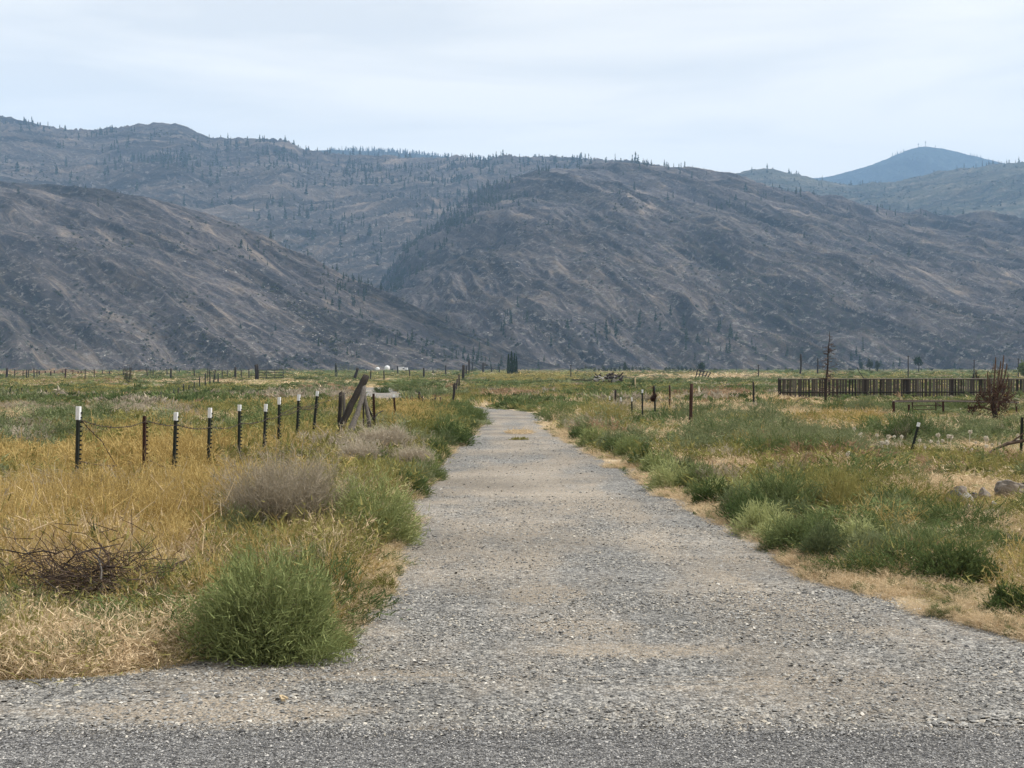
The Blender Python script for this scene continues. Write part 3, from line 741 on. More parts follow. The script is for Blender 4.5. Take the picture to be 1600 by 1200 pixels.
# low growth where the photograph shows something standing or lying free: (column, row, half sizes, height factor)
CLEAR = [(1500, 802, 70, 30, .35), (1580, 796, 50, 30, .35), (1485, 662, 130, 16, .45), (120, 972, 120, 30, .85), (1490, 928, 90, 22, .3), (1560, 985, 80, 20, .3), (1430, 725, 24, 24, .5), (1450, 716, 150, 20, .6), (1420, 630, 240, 10, .5), (1290, 642, 30, 12, .5),
         (310, 925, 60, 26, .5), (1597, 722, 20, 22, .5), (560, 700, 60, 26, .6), (200, 812, 250, 40, .78), (400, 770, 140, 28, .85), (1400, 820, 120, 24, .8), (600, 596, 40, 14, .4), (420, 598, 60, 10, .5),
         (980, 662, 60, 16, .6), (1080, 690, 20, 18, .6), (1500, 960, 160, 26, .5)]
def cover():
    acc = {}
    for d0, d1, dens, sz, hz_, lvl in ((6.6, 11, 105, .95, 1, 0), (11, 17, 52, 1.15, 1.0, 0), (17, 32, 22, 1.15, 1, 1), (32, 70, 8.5, 1.4, 1.1, 1), (70, 160, 2.6, 1.25, 1.1, 2),
                                       (160, 480, .42, 2.3, 1.0, 2), (480, 1500, .055, 6.5, 1.2, 2)):
        area = .5 * .98 * (d1 ** 2 - d0 ** 2); n = int(area * dens)
        y = np.sqrt(rng.uniform(d0 ** 2, d1 ** 2, n)); x = rng.uniform(-.49, .49, n) * y
        xl, xr = eL(y), eR(y)
        side = np.maximum(xl - x, x - xr)
        cm = np.ones(len(x)); uu_, vv_ = proj(x, y, G(x, y))
        for cu, cv, ru, rv, ch in CLEAR: cm = np.where(((uu_ - cu) / ru) ** 2 + ((vv_ - cv) / rv) ** 2 < 1, ch, cm)
        thin = np.where(x < 0, np.interp(y, [8, 14, 30], [.12, .55, .8]), np.interp(y, [8, 14, 40], [.6, 1.25, 1.6]))
        keep = (side > 0) & (rng.uniform(0, 1, n) < np.clip((side - .02) / thin, .02, 1) ** 1.6) & (y > np.where(x < xl, 6.75, 0))
        keep &= ~((y < 50) & (side < 0))
        bare = fbm(x * .55, y * .45, 66, 4); keep &= (rng.uniform(0, 1, n) < np.clip((bare - .36) * 7, .12, 1)) | (x < 0) & (y < 16)
        x, y, side, cm = x[keep], y[keep], side[keep], cm[keep]
        W, hm = weights(x, y)
        c = np.cumsum(W, 0); r = rng.uniform(0, 1, len(x)); sp = (r[None] > c).sum(0).clip(0, len(SP) - 1)
        shrub = np.isin(sp, [3, 4, 5, 6, 7])
        # a few well-rounded plants stand apart over low growth
        kp = {0: .2, 1: .2 if d0 < 30 else .38, 2: .9}[lvl]; low_ = shrub & (rng.uniform(0, 1, len(x)) > kp)
        alt = np.where(rng.uniform(0, 1, len(x)) < np.where(x > 0, .68, .5), 0, np.where(rng.uniform(0, 1, len(x)) < .75, 2, 3))
        sp = np.where(low_, np.where(sp == 6, 0, alt), sp); shrub = shrub & ~low_
        k = ~low_ | (rng.uniform(0, 1, len(x)) < (.75 if lvl < 2 else 1)); cm = np.where(low_, cm * .55, cm)
        x, y, sp, hm, side, shrub, cm = x[k], y[k], sp[k], hm[k], side[k], shrub[k], cm[k]
        lump = fbm(x * .8, y * .8, 44, 3); big = np.where(shrub, {0: 1.1, 1: 1.25, 2: 1.1}[lvl], 1) * np.where(shrub & (rng.uniform(0, 1, len(x)) < .12), rng.uniform(1.2, 1.7, len(x)), 1)
        hs = cm * hm * (.45 + 1.1 * lump) * big ** .5 * rng.uniform(.7, 1.25, len(x)) * np.clip(.35 + side * 1.1, .35, 1) * hz_
        ws_ = sz * big * rng.uniform(.75, 1.3, len(x)) * np.clip(.5 + side, .5, 1)
        # dry grass beside the road and on the right stays short
        hs = np.where((x > 0) & (y < 34) & (sp == 0), hs * .62, hs)
        z = G(x, y) + .01
        for s in range(len(SP)):
            m = sp == s
            if not m.any(): continue
            P = np.stack([x[m], y[m], z[m]], -1); nn = m.sum()
            rot = np.stack([rng.normal(0, .10, nn), rng.normal(0, .10, nn), rng.uniform(0, 6.28, nn)], -1)
            srcs = SRC[SP[s]][lvl]
            acc.setdefault((s, lvl), []).append((P, rot, np.stack([ws_[m], ws_[m], hs[m]], -1), rng.integers(0, len(srcs), nn)))
    names = dict(straw='dry_straw_grass', gold='golden_dry_mustard', ygreen='yellow_green_grass', green='green_weeds', sage='sage_green_weeds', dark='broad_leaved_weeds', grey='grey_dry_weeds', rust='rust_brown_weeds')
    for (s, lvl), L in sorted(acc.items()):
        cat = [np.concatenate([l[i] for l in L]) for i in range(4)]
        scatter(names[SP[s]], cat[0], cat[1], cat[2], SRC[SP[s]][lvl], cat[3])
cover()

# flattened straw, seedlings and litter on the open verges
def verge_litter():
    n = 15000; y = np.exp(rng.uniform(np.log(7.5), np.log(48), n)); xl, xr = eL(y), eR(y); L = rng.uniform(0, 1, n) < .4
    wd = np.where(L, np.interp(y, [8, 14, 30], [.2, .6, .8]), np.interp(y, [8, 14, 40], [.7, 1.3, 1.6])); s = rng.uniform(-.06, 1, n) ** 1.0 * wd
    x = np.where(L, xl - s, xr + s); z = G(x, y) + .012
    k = (np.abs(x) < .5 * y + .5) & (rng.uniform(0, 1, n) < np.clip((fbm(x * 1.5, y * 1.1, 19, 3) - .3) * 4, .1, 1)); x, y, z = x[k], y[k], z[k]; n = len(x)
    g2 = rng.uniform(0, 1, n) < .12
    for m, key, nm, hh in ((~g2, 'straw', 'straw_litter', .22), (g2, 'green', 'seedling_weeds', .22)):
        q = m.sum(); w = rng.uniform(.5, 1.1, q) * (.7 if key == 'straw' else .35) * np.interp(y[m], [8, 40], [.8, 1.3])
        scatter(nm, np.stack([x[m], y[m], z[m]], -1), np.stack([rng.normal(0, .2, q), rng.normal(0, .2, q), rng.uniform(0, 6.28, q)], -1),
                np.stack([w, w, w * 0 + hh * rng.uniform(.5, 1.5, q)], -1), SRC[key][0], rng.integers(0, len(SRC[key][0]), q))
verge_litter()

# ------------------------------------------------------------------ loose crushed stone on the near gravel and asphalt
def chip_src(g, mat, flat=.6):
    V = np.array([(0, 0, 1), (1, 0, 0), (.3, .95, 0), (-.8, .6, 0), (-.8, -.6, 0), (.3, -.95, 0), (0, 0, -.7)], float)
    V = V * g.uniform(.6, 1.2, (7, 1)) + g.normal(0, .12, (7, 3)); V[:, 2] *= flat
    F = np.array([(0, 1, 2), (0, 2, 3), (0, 3, 4), (0, 4, 5), (0, 5, 1), (6, 2, 1), (6, 3, 2), (6, 4, 3), (6, 5, 4), (6, 1, 5)])
    return bpy.data.objects.new('chip', np_mesh('chip', V * .5, F, mat))
def chip_mat(name, stops):
    m, nt, nd, lk = new_mat(name)
    out = N(nd, 'ShaderNodeOutputMaterial'); b = N(nd, 'ShaderNodeBsdfPrincipled'); b.inputs['Roughness'].default_value = .85
    b.inputs['Specular IOR Level'].default_value = .2
    oi = N(nd, 'ShaderNodeObjectInfo'); r = ramp(nd, stops); lk.new(oi.outputs['Random'], r.inputs[0]); lk.new(r.outputs[0], b.inputs['Base Color'])
    lk.new(b.outputs[0], out.inputs[0]); return m
M_c1 = chip_mat('gravel_chip', [(0, (.05, .05, .05)), (.12, (.12, .119, .116)), (.5, (.225, .222, .212)), (.8, (.33, .322, .30)), (.93, (.38, .34, .275)), (1, (.56, .54, .49))])
M_c2 = chip_mat('asphalt_chip', [(0, (.05, .05, .052)), (.5, (.18, .18, .182)), (.85, (.32, .318, .31)), (1, (.50, .48, .45))])
CH = [chip_src(g, M_c1) for _ in range(6)]; CA = [chip_src(g, M_c2, .45) for _ in range(4)]
def chips(name, d0, d1, dens, s0, s1, srcs, on):
    n = int(.5 * .9 * (d1 ** 2 - d0 ** 2) * dens)
    y = np.sqrt(rng.uniform(d0 ** 2, d1 ** 2, n)); x = rng.uniform(-.45, .45, n) * y
    if on == 'gravel':
        k = (x > gl(y) - .1) & (x < gr(y) + .12) & (y > 5.94)
        clump = fbm(x * 1.1, y * 2.6, 55, 4); k &= rng.uniform(0, 1, n) < np.clip((clump - .32) * 4.0, .12, 1) * (1 - .6 * np.clip(dusty(x, y), 0, 1))
        z0 = lambda x, y: G(x, y) + gravel_dz(x, y)
    else:
        k = y < 5.97; z0 = lambda x, y: 0 * x + .020
    x, y = x[k], y[k]; n = len(x)
    s = s0 * (s1 / s0) ** (rng.uniform(0, 1, n) ** 3)
    sc = np.stack([s * rng.uniform(.8, 1.3, n), s * rng.uniform(.7, 1.1, n), s * rng.uniform(.6, 1, n)], -1)
    P = np.stack([x, y, z0(x, y) + s * .12], -1)
    rot = np.stack([rng.normal(0, .25, n), rng.normal(0, .25, n), rng.uniform(0, 6.28, n)], -1)
    scatter(name, P, rot, sc, srcs, rng.integers(0, len(srcs), n))
chips('gravel', 5.94, 9.5, 3600, .009, .034, CH, 'gravel')
chips('gravel', 9.5, 17, 900, .012, .036, CH, 'gravel')
chips('gravel', 17, 34, 90, .018, .05, CH, 'gravel')
chips('gravel', 5.75, 5.99, 2600, .009, .022, CH, 'asphalt')
chips('asphalt_chippings', 5.0, 5.97, 5200, .007, .016, CA, 'asphalt')
# ------------------------------------------------------------------ single shrubs and weeds
M_hero = plant_mat('fresh_green_shoot', (.095, .125, .050), (.20, .235, .092), (.36, .38, .175))
def shrub(name, label, u, vb, wpx, hpx, mat, n, lw, ll, seed, kind='leafy', cat='shrub', group=None, parts=True, dv=0):
    p = hit(u, vb + dv); D = p.y; w = wpx * D / FPX; h = hpx * D / FPX
    if u > 930 and vb > 640: h *= 1.16; w *= 1.06
    g = np.random.default_rng(seed); lk_ = {}
    if kind == 'leafy':
        V, F = bush(g, n, w / 2 * 1.12, h * .95, lw, ll, 150, lumps=14, hollow=.4, up=.7)
        Vs, Fs = bush(np.random.default_rng(seed + 1), 0, w / 2, h, .008, .01, max(40, n // 80))
    else:
        V, F = branchy(g, n // 18, w * .14, h * .95, lw, 16, ll * 2.2)
        V[:, 0] *= 1.0; r = np.hypot(V[:, 0], V[:, 1]); k = (w / 2) / (np.percentile(r, 97) + 1e-6); V[:, :2] *= k
        Vs, Fs = tuft(np.random.default_rng(seed + 1), 40, w * .25, h * .8, .008, .9, 2)
    V[:, 2] = np.clip(V[:, 2], -.02, None)
    if parts:
        o = thing(name, label, cat, p, rnd.uniform(0, 6), group)
        link('foliage' if kind == 'leafy' else 'twig_crown', np_mesh('foliage', V, F, mat), o)
        link('stems', np_mesh('stems', Vs, Fs, M_stick if kind != 'leafy' else M_stem), o)
    else:
        o = link(name, np_mesh(name, V, F, mat)); o.location = p; tag(o, label, cat, group)
    return o
M_stem = simple('woody_stem', (.06, .05, .025), (.14, .12, .06), 20)

SH = [
 ('green_shrub', 'large round bright green shrub standing alone at the left edge of the gravel', 425, 1026, 215, 182, M_hero, 19000, .0062, .058, 'leafy'),
 ('dry_shrub', 'wide grey-brown dome of dry twigs behind the big round green shrub', 440, 856, 205, 150, M_grey, 8200, .0042, .07, 'dry'),
 ('green_shrub', 'feathery green bush leaning over the left gravel edge beside the grey dome', 578, 856, 140, 125, M_hero, 10500, .0075, .075, 'leafy'),
 ('grey_green_shrub', 'dull grey-green bush squeezed between golden weeds and the grey dome', 372, 868, 100, 82, M_sage, 7000, .006, .05, 'leafy'),
 ('dry_shrub', 'pinkish grey dry bush in front of the leaning log', 600, 716, 88, 46, M_grey, 3600, .009, .10, 'dry'),
 ('dry_shrub', 'dark purple-grey dry bush left of the pinkish one', 560, 740, 70, 38, M_grey, 2800, .009, .10, 'dry'),
 ('dry_shrub', 'tan dry bush between the pinkish dry bush and the gravel', 645, 744, 66, 38, M_grey, 2400, .009, .10, 'dry'),
 ('green_shrub', 'low green bush under the tan dry bush at the gravel edge', 662, 752, 60, 36, M_green, 3000, .011, .07, 'leafy'),
 ('green_shrub', 'rounded green bush where the left gravel edge narrows', 702, 697, 74, 42, M_green, 3200, .014, .10, 'leafy'),
 ('yellow_green_shrub', 'yellow-green bush behind the narrowing left gravel edge', 655, 694, 84, 48, M_ygreen, 3000, .014, .12, 'leafy'),
 ('green_shrub', 'small green bush last on the left side of the lane', 733, 664, 56, 30, M_green, 2200, .02, .12, 'leafy'),
 ('broom_shrub', 'upright yellow-green broom bush on the right of the lane end', 938, 673, 74, 46, M_ygreen, 3600, .012, .20, 'leafy'),
 ('green_shrub', 'low dark green bush closing the lane end on the right', 872, 660, 62, 34, M_green, 2600, .018, .10, 'leafy'),
 ('grey_green_shrub', 'low grey-green bush between lane end and broom bush', 894, 672, 48, 26, M_sage, 2000, .016, .10, 'leafy'),
 ('green_shrub', 'small bright green bush right of the lane below the broom bush', 980, 716, 46, 32, M_hero, 2400, .011, .08, 'leafy'),
 ('green_shrub', 'green bush on the straw verge between two smaller ones', 1050, 768, 64, 44, M_hero, 3400, .010, .07, 'leafy'),
 ('green_weed', 'dark green bush touching the right gravel edge', 1113, 792, 54, 44, M_dark, 2600, .014, .05, 'leafy'),
 ('sage_shrub', 'big blue-green bush with a dark hollow in the right field', 1212, 712, 150, 62, M_sage, 6500, .011, .09, 'leafy'),
 ('sage_shrub', 'blue-green bush behind the rusty tall post', 1122, 700, 110, 50, M_sage, 4500, .012, .09, 'leafy'),
 ('sage_shrub', 'low sage bush in front of the tall rusty post', 1080, 716, 70, 34, M_sage, 2600, .011, .08, 'leafy'),
 ('sage_shrub', 'sage bush right of the one with the dark hollow', 1312, 716, 96, 46, M_sage, 3800, .012, .09, 'leafy'),
 ('yellow_green_shrub', 'broad yellow-green bush in the middle of the right straw patch', 1310, 806, 128, 66, M_ygreen, 5200, .009, .08, 'leafy'),
 ('green_shrub', 'tall green bush left of the broad yellow-green one', 1222, 812, 112, 76, M_green, 5200, .010, .07, 'leafy'),
 ('green_shrub', 'green bush at the right verge below the tall green one', 1192, 838, 78, 50, M_hero, 3600, .008, .06, 'leafy'),
 ('green_shrub', 'medium green bush right of the verge bush', 1240, 862, 80, 52, M_green, 4000, .008, .05, 'leafy'),
 ('sage_shrub', 'blue-green tufted bush nearest the right verge', 1290, 880, 62, 56, M_sage, 3600, .006, .06, 'leafy'),
 ('sage_shrub', 'small pale sage bush right of the tufted one', 1384, 893, 66, 40, M_sage, 2600, .006, .06, 'leafy'),
 ('leafy_weed', 'dark leafy weed spreading low above the dirt verge', 1492, 916, 126, 60, M_dark, 6500, .013, .035, 'leafy'),
 ('leafy_weed', 'bright dark-green leafy weed cut by the right picture edge', 1582, 968, 96, 48, M_dark, 4600, .013, .035, 'leafy'),
 ('leafy_weed', 'tiny dark weed alone on the right gravel edge', 1297, 913, 26, 12, M_dark, 500, .010, .03, 'leafy'),
 ('leafy_weed', 'tiny flat weed on the dirt below the verge bush', 1100, 806, 30, 9, M_dark, 400, .012, .03, 'leafy'),
 ('yellow_flower_weed', 'small pale yellow weed at the foot of the large round green shrub', 535, 1016, 34, 26, M_ygreen, 800, .005, .04, 'leafy'),
 ('leafy_weed', 'small weed in the gravel edge below the feathery green bush', 600, 930, 34, 34, M_ygreen, 900, .006, .04, 'leafy'),
 ('upright_weed', 'upright dark green broad-leaved weed growing out of the brush pile', 148, 905, 26, 92, M_dark, 900, .018, .06, 'leafy'),
 ('leafy_weed', 'dark leafy weed at the left picture edge beside the brush pile', 6, 945, 40, 62, M_dark, 1200, .014, .05, 'leafy'),
 ('green_shrub', 'green bush in the left field above the sage ones', 48, 636, 48, 30, M_green, 1600, .03, .16, 'leafy'),
 ('sage_shrub', 'wide sage bush behind the first white-tipped post', 118, 678, 110, 46, M_sage, 3600, .014, .10, 'leafy'),
 ('sage_shrub', 'grey sage bush at the left picture edge behind the fence', 12, 690, 60, 34, M_sage, 2000, .014, .10, 'leafy'),
 ('dead_shrub', 'dark bare twiggy shrub far out in the left field', 200, 602, 24, 36, M_char, 900, .03, .3, 'dry'),
 ('grey_green_shrub', 'round grey-green shrub around the blue-black far post', 543, 592, 48, 27, M_sage, 1800, .07, .30, 'leafy'),
 ('green_shrub', 'shrub beside the pale gravel patch beyond the leaning log', 597, 614, 24, 20, M_green, 800, .05, .22, 'leafy'),
 ('green_shrub', 'rounded shrub right of the far pale gravel patch', 636, 612, 46, 24, M_green, 1500, .05, .22, 'leafy'),
 ('sage_shrub', 'sage bush between burnt tree and pipe frame', 1346, 652, 44, 32, M_sage, 2000, .022, .13, 'leafy'),
 ('green_shrub', 'green bush at the foot of the burnt tree', 1304, 648, 48, 26, M_green, 1800, .022, .13, 'leafy'),
 ('green_shrub', 'dark green bush before the far debris heap', 930, 628, 30, 26, M_dark, 1200, .04, .12, 'leafy'),
 ('leafy_weed', 'low green weed in the middle of the lane', 812, 688, 26, 5, M_ygreen, 260, .02, .05, 'leafy'),
]
for i, (nm, lb, u, vb, wp, hp, mt, n, lw, ll, kd) in enumerate(SH):
    shrub(nm, lb, u, vb, wp, hp, mt, n, lw, ll, 1000 + 7 * i, kd, 'weed' if 'weed' in nm else 'shrub', parts=wp > 60)

VR = [(903, 690), (925, 700), (948, 706), (962, 712), (1003, 728), (1022, 742), (1062, 752), (1085, 768), (1096, 782), (1128, 786), (1148, 806), (1160, 818), (1176, 824), (1212, 846), (1228, 834), (1262, 856), (1275, 868), (1325, 866), (1350, 884), (1415, 896), (1440, 880), (1180, 790), (1262, 800)]
VL = [(742, 662), (728, 672), (716, 684), (700, 702), (688, 716), (676, 728), (664, 738), (655, 758), (648, 775), (640, 700), (668, 690), (612, 760), (625, 730)]
for i, (u, v) in enumerate(VR + VL):
    R_ = i < len(VR); mt = [M_green, M_hero, M_sage, M_green][i % 4]; s = rnd.uniform(.75, 1.2)
    shrub('green_bush', 'low green bush in the loose row along the right gravel verge' if R_ else 'low green bush in the loose row lining the left gravel edge', u + rnd.uniform(-4, 4) - (6 if not R_ else -8), v, 52 * s * (v - 560) / 240 + 14, 30 * s * (v - 560) / 240 + 12, mt, 2000,
          .010 if v > 780 else .014, .06 if v > 780 else .09, 3000 + i, 'leafy', 'shrub', 'bushes along the right gravel verge' if R_ else 'bushes along the left gravel edge', parts=False)

# pale bunch of dry grass right of the lane end, straw hump on the lane, purple-green mustard stalks
p = hit(926, 662); V, F = tuft(g, 260, .45, .85, .014, .8, 3, 2, .03, .12); V *= (52 * p.y / FPX) / 1.6
o = link('bunchgrass', np_mesh('bunchgrass', V, F, M_straw), loc=p); tag(o, 'pale bunch of dry grass behind the yellow-green broom bush', 'grass clump')
for (u, v, n, rx, ry, lb, s) in ((812, 677, 800, .42, 1.5, '', .10),):
    p = hit(u, v); a = g.uniform(0, 2 * pi, n); r = np.sqrt(g.uniform(0, 1, n))
    P = np.stack([rx * r * np.cos(a), ry * r * np.sin(a), .02 + .03 * (1 - r)], -1)
    D_ = np.stack([g.normal(size=n), g.normal(size=n), np.abs(g.normal(0, .35, n))], -1)
    V, F = ribbons(P, D_, s * g.uniform(.6, 1.6, n), np.full(n, .014), g.normal(0, .2, (n, 3)), 1, g)
    link('straw_litter', np_mesh('straw_litter', V, F, M_straw), loc=p, kind='stuff')

# long pale stalks rising out of the golden weeds
Vs = []
for k in range(60):
    u = rnd.uniform(-20, 340); v = rnd.uniform(845, 930); p = hit(u, v); h = rnd.uniform(.35, .66)
    Vs.append((p, h))
P = np.array([tuple(p) for p, h in Vs]); L = np.array([h for p, h in Vs]); n = len(P)
D_ = np.stack([g.normal(0, .5, n), g.normal(0, .3, n), np.ones(n)], -1)
a1 = ribbons(P, D_, L, np.full(n, .013), g.normal(0, .2, (n, 3)), 4, g, .4)
Dn = D_ / np.linalg.norm(D_, axis=1, keepdims=True); k = g.integers(0, n, n * 5); tt = g.uniform(.35, .95, n * 5)
a2 = ribbons(P[k] + Dn[k] * (L[k] * tt)[:, None], Dn[k] + g.normal(0, .6, (len(k), 3)), .22 * g.uniform(.5, 1, len(k)), np.full(len(k), .009), g.normal(0, .1, (len(k), 3)), 3, g, .4)
link('pale_dry_stalks', np_mesh('pale_dry_stalks', *merge([a1, a2]), M_straw), kind='stuff')

# white seed heads: a ball of fine rays on a thin stalk
def puff_src(seed):
    q = np.random.default_rng(seed); n = 90
    D_ = q.normal(size=(n, 3)); D_ /= np.linalg.norm(D_, axis=1, keepdims=True)
    c = np.array([0, 0, .48])
    a = ribbons(c + D_ * .015, D_, .055 * q.uniform(.8, 1.1, n), np.full(n, .016), np.zeros((n, 3)), 1, q, .1)
    b = ribbons(np.zeros((2, 3)), np.array([[0.02, 0, 1.], [0, .02, 1.]]), np.array([.47, .47]), np.array([.008, .008]), np.zeros((2, 3)), 2, q, .1)
    return np_mesh('seed_head', *merge([a, b]), M_puff)
PU = [puff_src(i) for i in range(3)]
spots = [(1347, 676), (1371, 678), (1343, 683), (1387, 686), (1401, 680), (1405, 683), (1382, 696), (1392, 698), (1427, 676), (1437, 687), (1452, 687), (1461, 690), (1467, 688), (1470, 684), (1479, 683),
         (1484, 686), (1514, 677), (1524, 686), (1537, 689), (1546, 690), (1551, 694), (1562, 689), (1565, 704), (1540, 696), (1508, 702), (1535, 706), (1515, 703), (1520, 704), (1592, 678), (1590, 693), (1450, 698), (1338, 668),
         (1322, 719), (1170, 705), (1184, 660), (1476, 655), (1484, 658), (1342, 622), (1352, 620), (1368, 624), (1382, 618), (1415, 620), (1450, 622), (1460, 618), (1484, 620), (1490, 617), (1500, 640)]
for i, (u, v) in enumerate(spots):
    p = hit(u, v + 22 if v > 640 else v + 8); s = rnd.uniform(.42, .72) * (1.0 if v > 640 else .8)
    s = max(s, (p.z * 0 + (22 if v > 640 else 8) * p.y / FPX) / .5 * .72)
    o = link('seed_head_flower', PU[i % 3], loc=p); o.scale = (s, s, s); o.rotation_euler = (rnd.uniform(-.2, .2), rnd.uniform(-.2, .2), rnd.uniform(0, 6))
    tag(o, 'round white seed head on a thin stalk above the sage weeds', 'flower', 'white seed heads in the right field')
# ------------------------------------------------------------------ posts, fences, gate
def world_z(v, D): return at(800, v, D).z

def stake_mesh(base, top, w, mat, kind='round', seed=0, name='post', sub=.25):
    """post whose foot is at the origin; returns mesh"""
    d = Vector(top) - Vector(base); L = d.length; m = MB(); rr = random.Random(seed)
    if kind == 'tee':                                             # studded T section
        f = w / 2; st = w * .75
        ring = [(-f, 0), (f, 0), (f, .12 * w), (.08 * w, .12 * w), (.08 * w, st), (-.08 * w, st), (-.08 * w, .12 * w), (-f, .12 * w)]
        V = []; q = d.to_track_quat('Z', 'Y')
        for z in (-sub, L):
            V += [q @ Vector((x, y, z)) for x, y in ring]
        n = len(ring); m.add(V, [(k, (k + 1) % n, n + (k + 1) % n, n + k) for k in range(n)] + [tuple(range(n, 2 * n)), tuple(range(n))[::-1]])
        k = .08
        while k < L - .05:
            m.box(q @ Vector((f * .75, -.012, k)), (w * .42, .024, .02), q.to_matrix()); k += .055
    else:
        nz = 7; pts = []; rad = []
        dn = d.normalized()
        side = Vector((rr.uniform(-1, 1), rr.uniform(-1, 1), 0)) * w * .15
        for i in range(nz):
            t = i / (nz - 1)
            p = dn * (t * (L + sub) - sub) + side * sin(t * 5 + seed)
            pts.append(p); rad.append(w / 2 * (1.06 - .16 * t) * rr.uniform(.9, 1.08))
        m.tube(pts, rad, 8 if w * 30 > 1 else 6, seed=seed, rough=.12)
        # jagged weathered end
        n = 8 if w * 30 > 1 else 6
        for k in range(n):
            i = len(m.v) - n + k; m.v[i] = tuple(Vector(m.v[i]) + dn * rr.uniform(-.25, .35) * w)
    return m.mesh(name, mat, kind != 'tee')

def add_post(ub, ut, vt, D=None, vb=None, w_px=6, mat=None, kind='round', parent=None, tip=False, name='post', label=None, cat='post', seed=None, group=None, wmin=.03):
    if D is None: b = hit(ub, vb); D = b.y
    else:
        x = (ub - 800) / FPX * D; b = Vector((x, D, float(G(x, D))))
    t = at(ut, vt, D); w = max(wmin, w_px * D / FPX)
    seed = int(ub * 7 + vt) if seed is None else seed
    me = stake_mesh(b, t, w, mat, kind, seed, name)
    o = link(name, me, loc=b)
    if parent is not None: o.parent = parent; o.location = b - parent.location
    else: tag(o, label, cat, group)
    if tip:
        d = (t - b); L = d.length; m = MB(); q = d.to_track_quat('Z', 'Y'); tl = tip * D / FPX
        f = w / 2 + .006; st = w * .75 + .006; yo = -.006
        ring = [(-f, yo), (f, yo), (f, .12 * w + .006), (.08 * w + .006, .12 * w + .006), (.08 * w + .006, st), (-.08 * w - .006, st), (-.08 * w - .006, .12 * w + .006), (-f, .12 * w + .006)]
        V = []
        for z in (L - tl, L + .006): V += [q @ Vector((x, y, z)) for x, y in ring]
        n = 8; m.add(V, [(k, (k + 1) % n, n + (k + 1) % n, n + k) for k in range(n)] + [tuple(range(n, 2 * n)), tuple(range(n))[::-1]])
        link('white_tip', m.mesh('white_tip', M_white), o)
    return o, b, t

def wire(parent, pts, r=.0055, barbs=True, name='wire', sag=.0, mat=None, seed=0):
    m = MB(); out = []; rr = random.Random(seed)
    for a, b in zip(pts[:-1], pts[1:]):
        a, b = Vector(a), Vector(b); n = max(3, int((b - a).length / .25))
        for i in range(n):
            t = i / n; p = a.lerp(b, t); p.z -= sag * 4 * t * (1 - t) * (b - a).length; p.z += rr.uniform(-.004, .004); out.append(p)
    out.append(Vector(pts[-1])); off = parent.location if parent else Vector()
    out = [p - off for p in out]
    m.tube(out, r, 4)
    if barbs:
        for a, b in zip(out[:-1], out[1:]):
            for k in range(2):
                p = a.lerp(b, (k + .5) / 2); d = Vector((rr.uniform(-.3, .3), rr.uniform(-1, 1), rr.uniform(-1, 1))).normalized() * .016
                m.tube([p - d, p + d], r * .7, 3, False)
                d = Vector((rr.uniform(-1, 1), rr.uniform(-.3, .3), rr.uniform(-1, 1))).normalized() * .016
                m.tube([p - d, p + d], r * .7, 3, False)
    return m.build(name, mat or M_wire, parent)

F = thing('steel_post_fence', 'barbed wire fence of black steel posts with white tips along the left field', 'fence', hit(300, 790))
FP = [(120, 125, 636, 15.3, 7.2, 20), (226, 228, 650, 16.4, 6.6, 0), (271, 277, 645, 17.2, 6.2, 12), (325, 330, 638, 18.6, 5.6, 15), (374, 376, 633, 20.2, 5.4, 9),
      (412, 417, 632, 22.0, 5, 11), (436, 438, 621, 23.6, 5, 11), (464, 468.5, 617, 25.8, 4.8, 9), (489, 497.5, 612, 28.2, 4.8, 7)]
tops = []
for ub, ut, vt, D, w, tip in FP:
    o, b, t = add_post(ub, ut, vt, D, None, w, M_post if tip else M_rust2, 'tee', F, tip)
    tops.append((D, ub, ut, vt))
wv = [656, 658, 664, 667, 661, 654, 648, 638, 634]
pts = [at(ut + 1, v, D - .03) for (D, ub, ut, vt), v in zip(tops, wv)]
wire(F, pts[:2], sag=.075, seed=1); wire(F, pts[1:5], sag=.03, seed=2); wire(F, pts[4:], sag=.02, seed=3)
low = [at(ub + 2, v, D - .03) for (D, ub, ut, vt), v in zip(tops, [720, 716, 735, 728, 708, 700, 690, 684, 676])]
wire(F, [low[0], at(182, 728, 15.9)], sag=.02, seed=4); wire(F, [low[1], at(262, 732, 16.9), low[2]], sag=.02, seed=5)
wire(F, [pts[0], at(160, 690, 15.7), at(184, 731, 16.0)], sag=.02, seed=6); wire(F, low[4:], sag=.03, seed=7)
wire(F, [at(437, 647, 23.5), at(460, 636, 25), at(500, 630, 28.4), at(545, 612, 30)], sag=.01, seed=8)

# old wooden corner
def log(name, label, cat, p0, p1, w0, w1, mat, bend=.03, seed=0, n=12, dz0=-.1):
    p0, p1 = Vector(p0), Vector(p1); m = MB(); rr = random.Random(seed); N_ = 12; pts, rad = [], []
    d = p1 - p0; s = Vector((d.z, d.y * .2, -d.x)).normalized() if d.length else Vector((1, 0, 0))
    for i in range(N_):
        t = i / (N_ - 1); pts.append(d * t + s * bend * sin(t * pi * 1.3 + seed) + Vector((0, 0, dz0 if i == 0 else 0)))
        rad.append((w0 + (w1 - w0) * t) / 2 * rr.uniform(.92, 1.08))
    m.tube(pts, rad, n, seed=seed, rough=.14)
    o = m.build(name, mat, None, True, p0); tag(o, label, cat); return o
D0 = 32.0
def gp(u, D): x = (u - 800) / FPX * D; return Vector((x, D, float(G(x, D))))
log('leaning_log', 'thick dark round log leaning up to the right at the old fence corner', 'log', at(531, 672, D0), at(572, 587, D0 + .6), .17, .18, M_wood, .02, 3)
log('split_post', 'twisted grey split post leaning against the thick dark log', 'post', at(546, 684, D0 - .6), at(569, 604, D0 + .2), .16, .10, M_woodg, .03, 5)
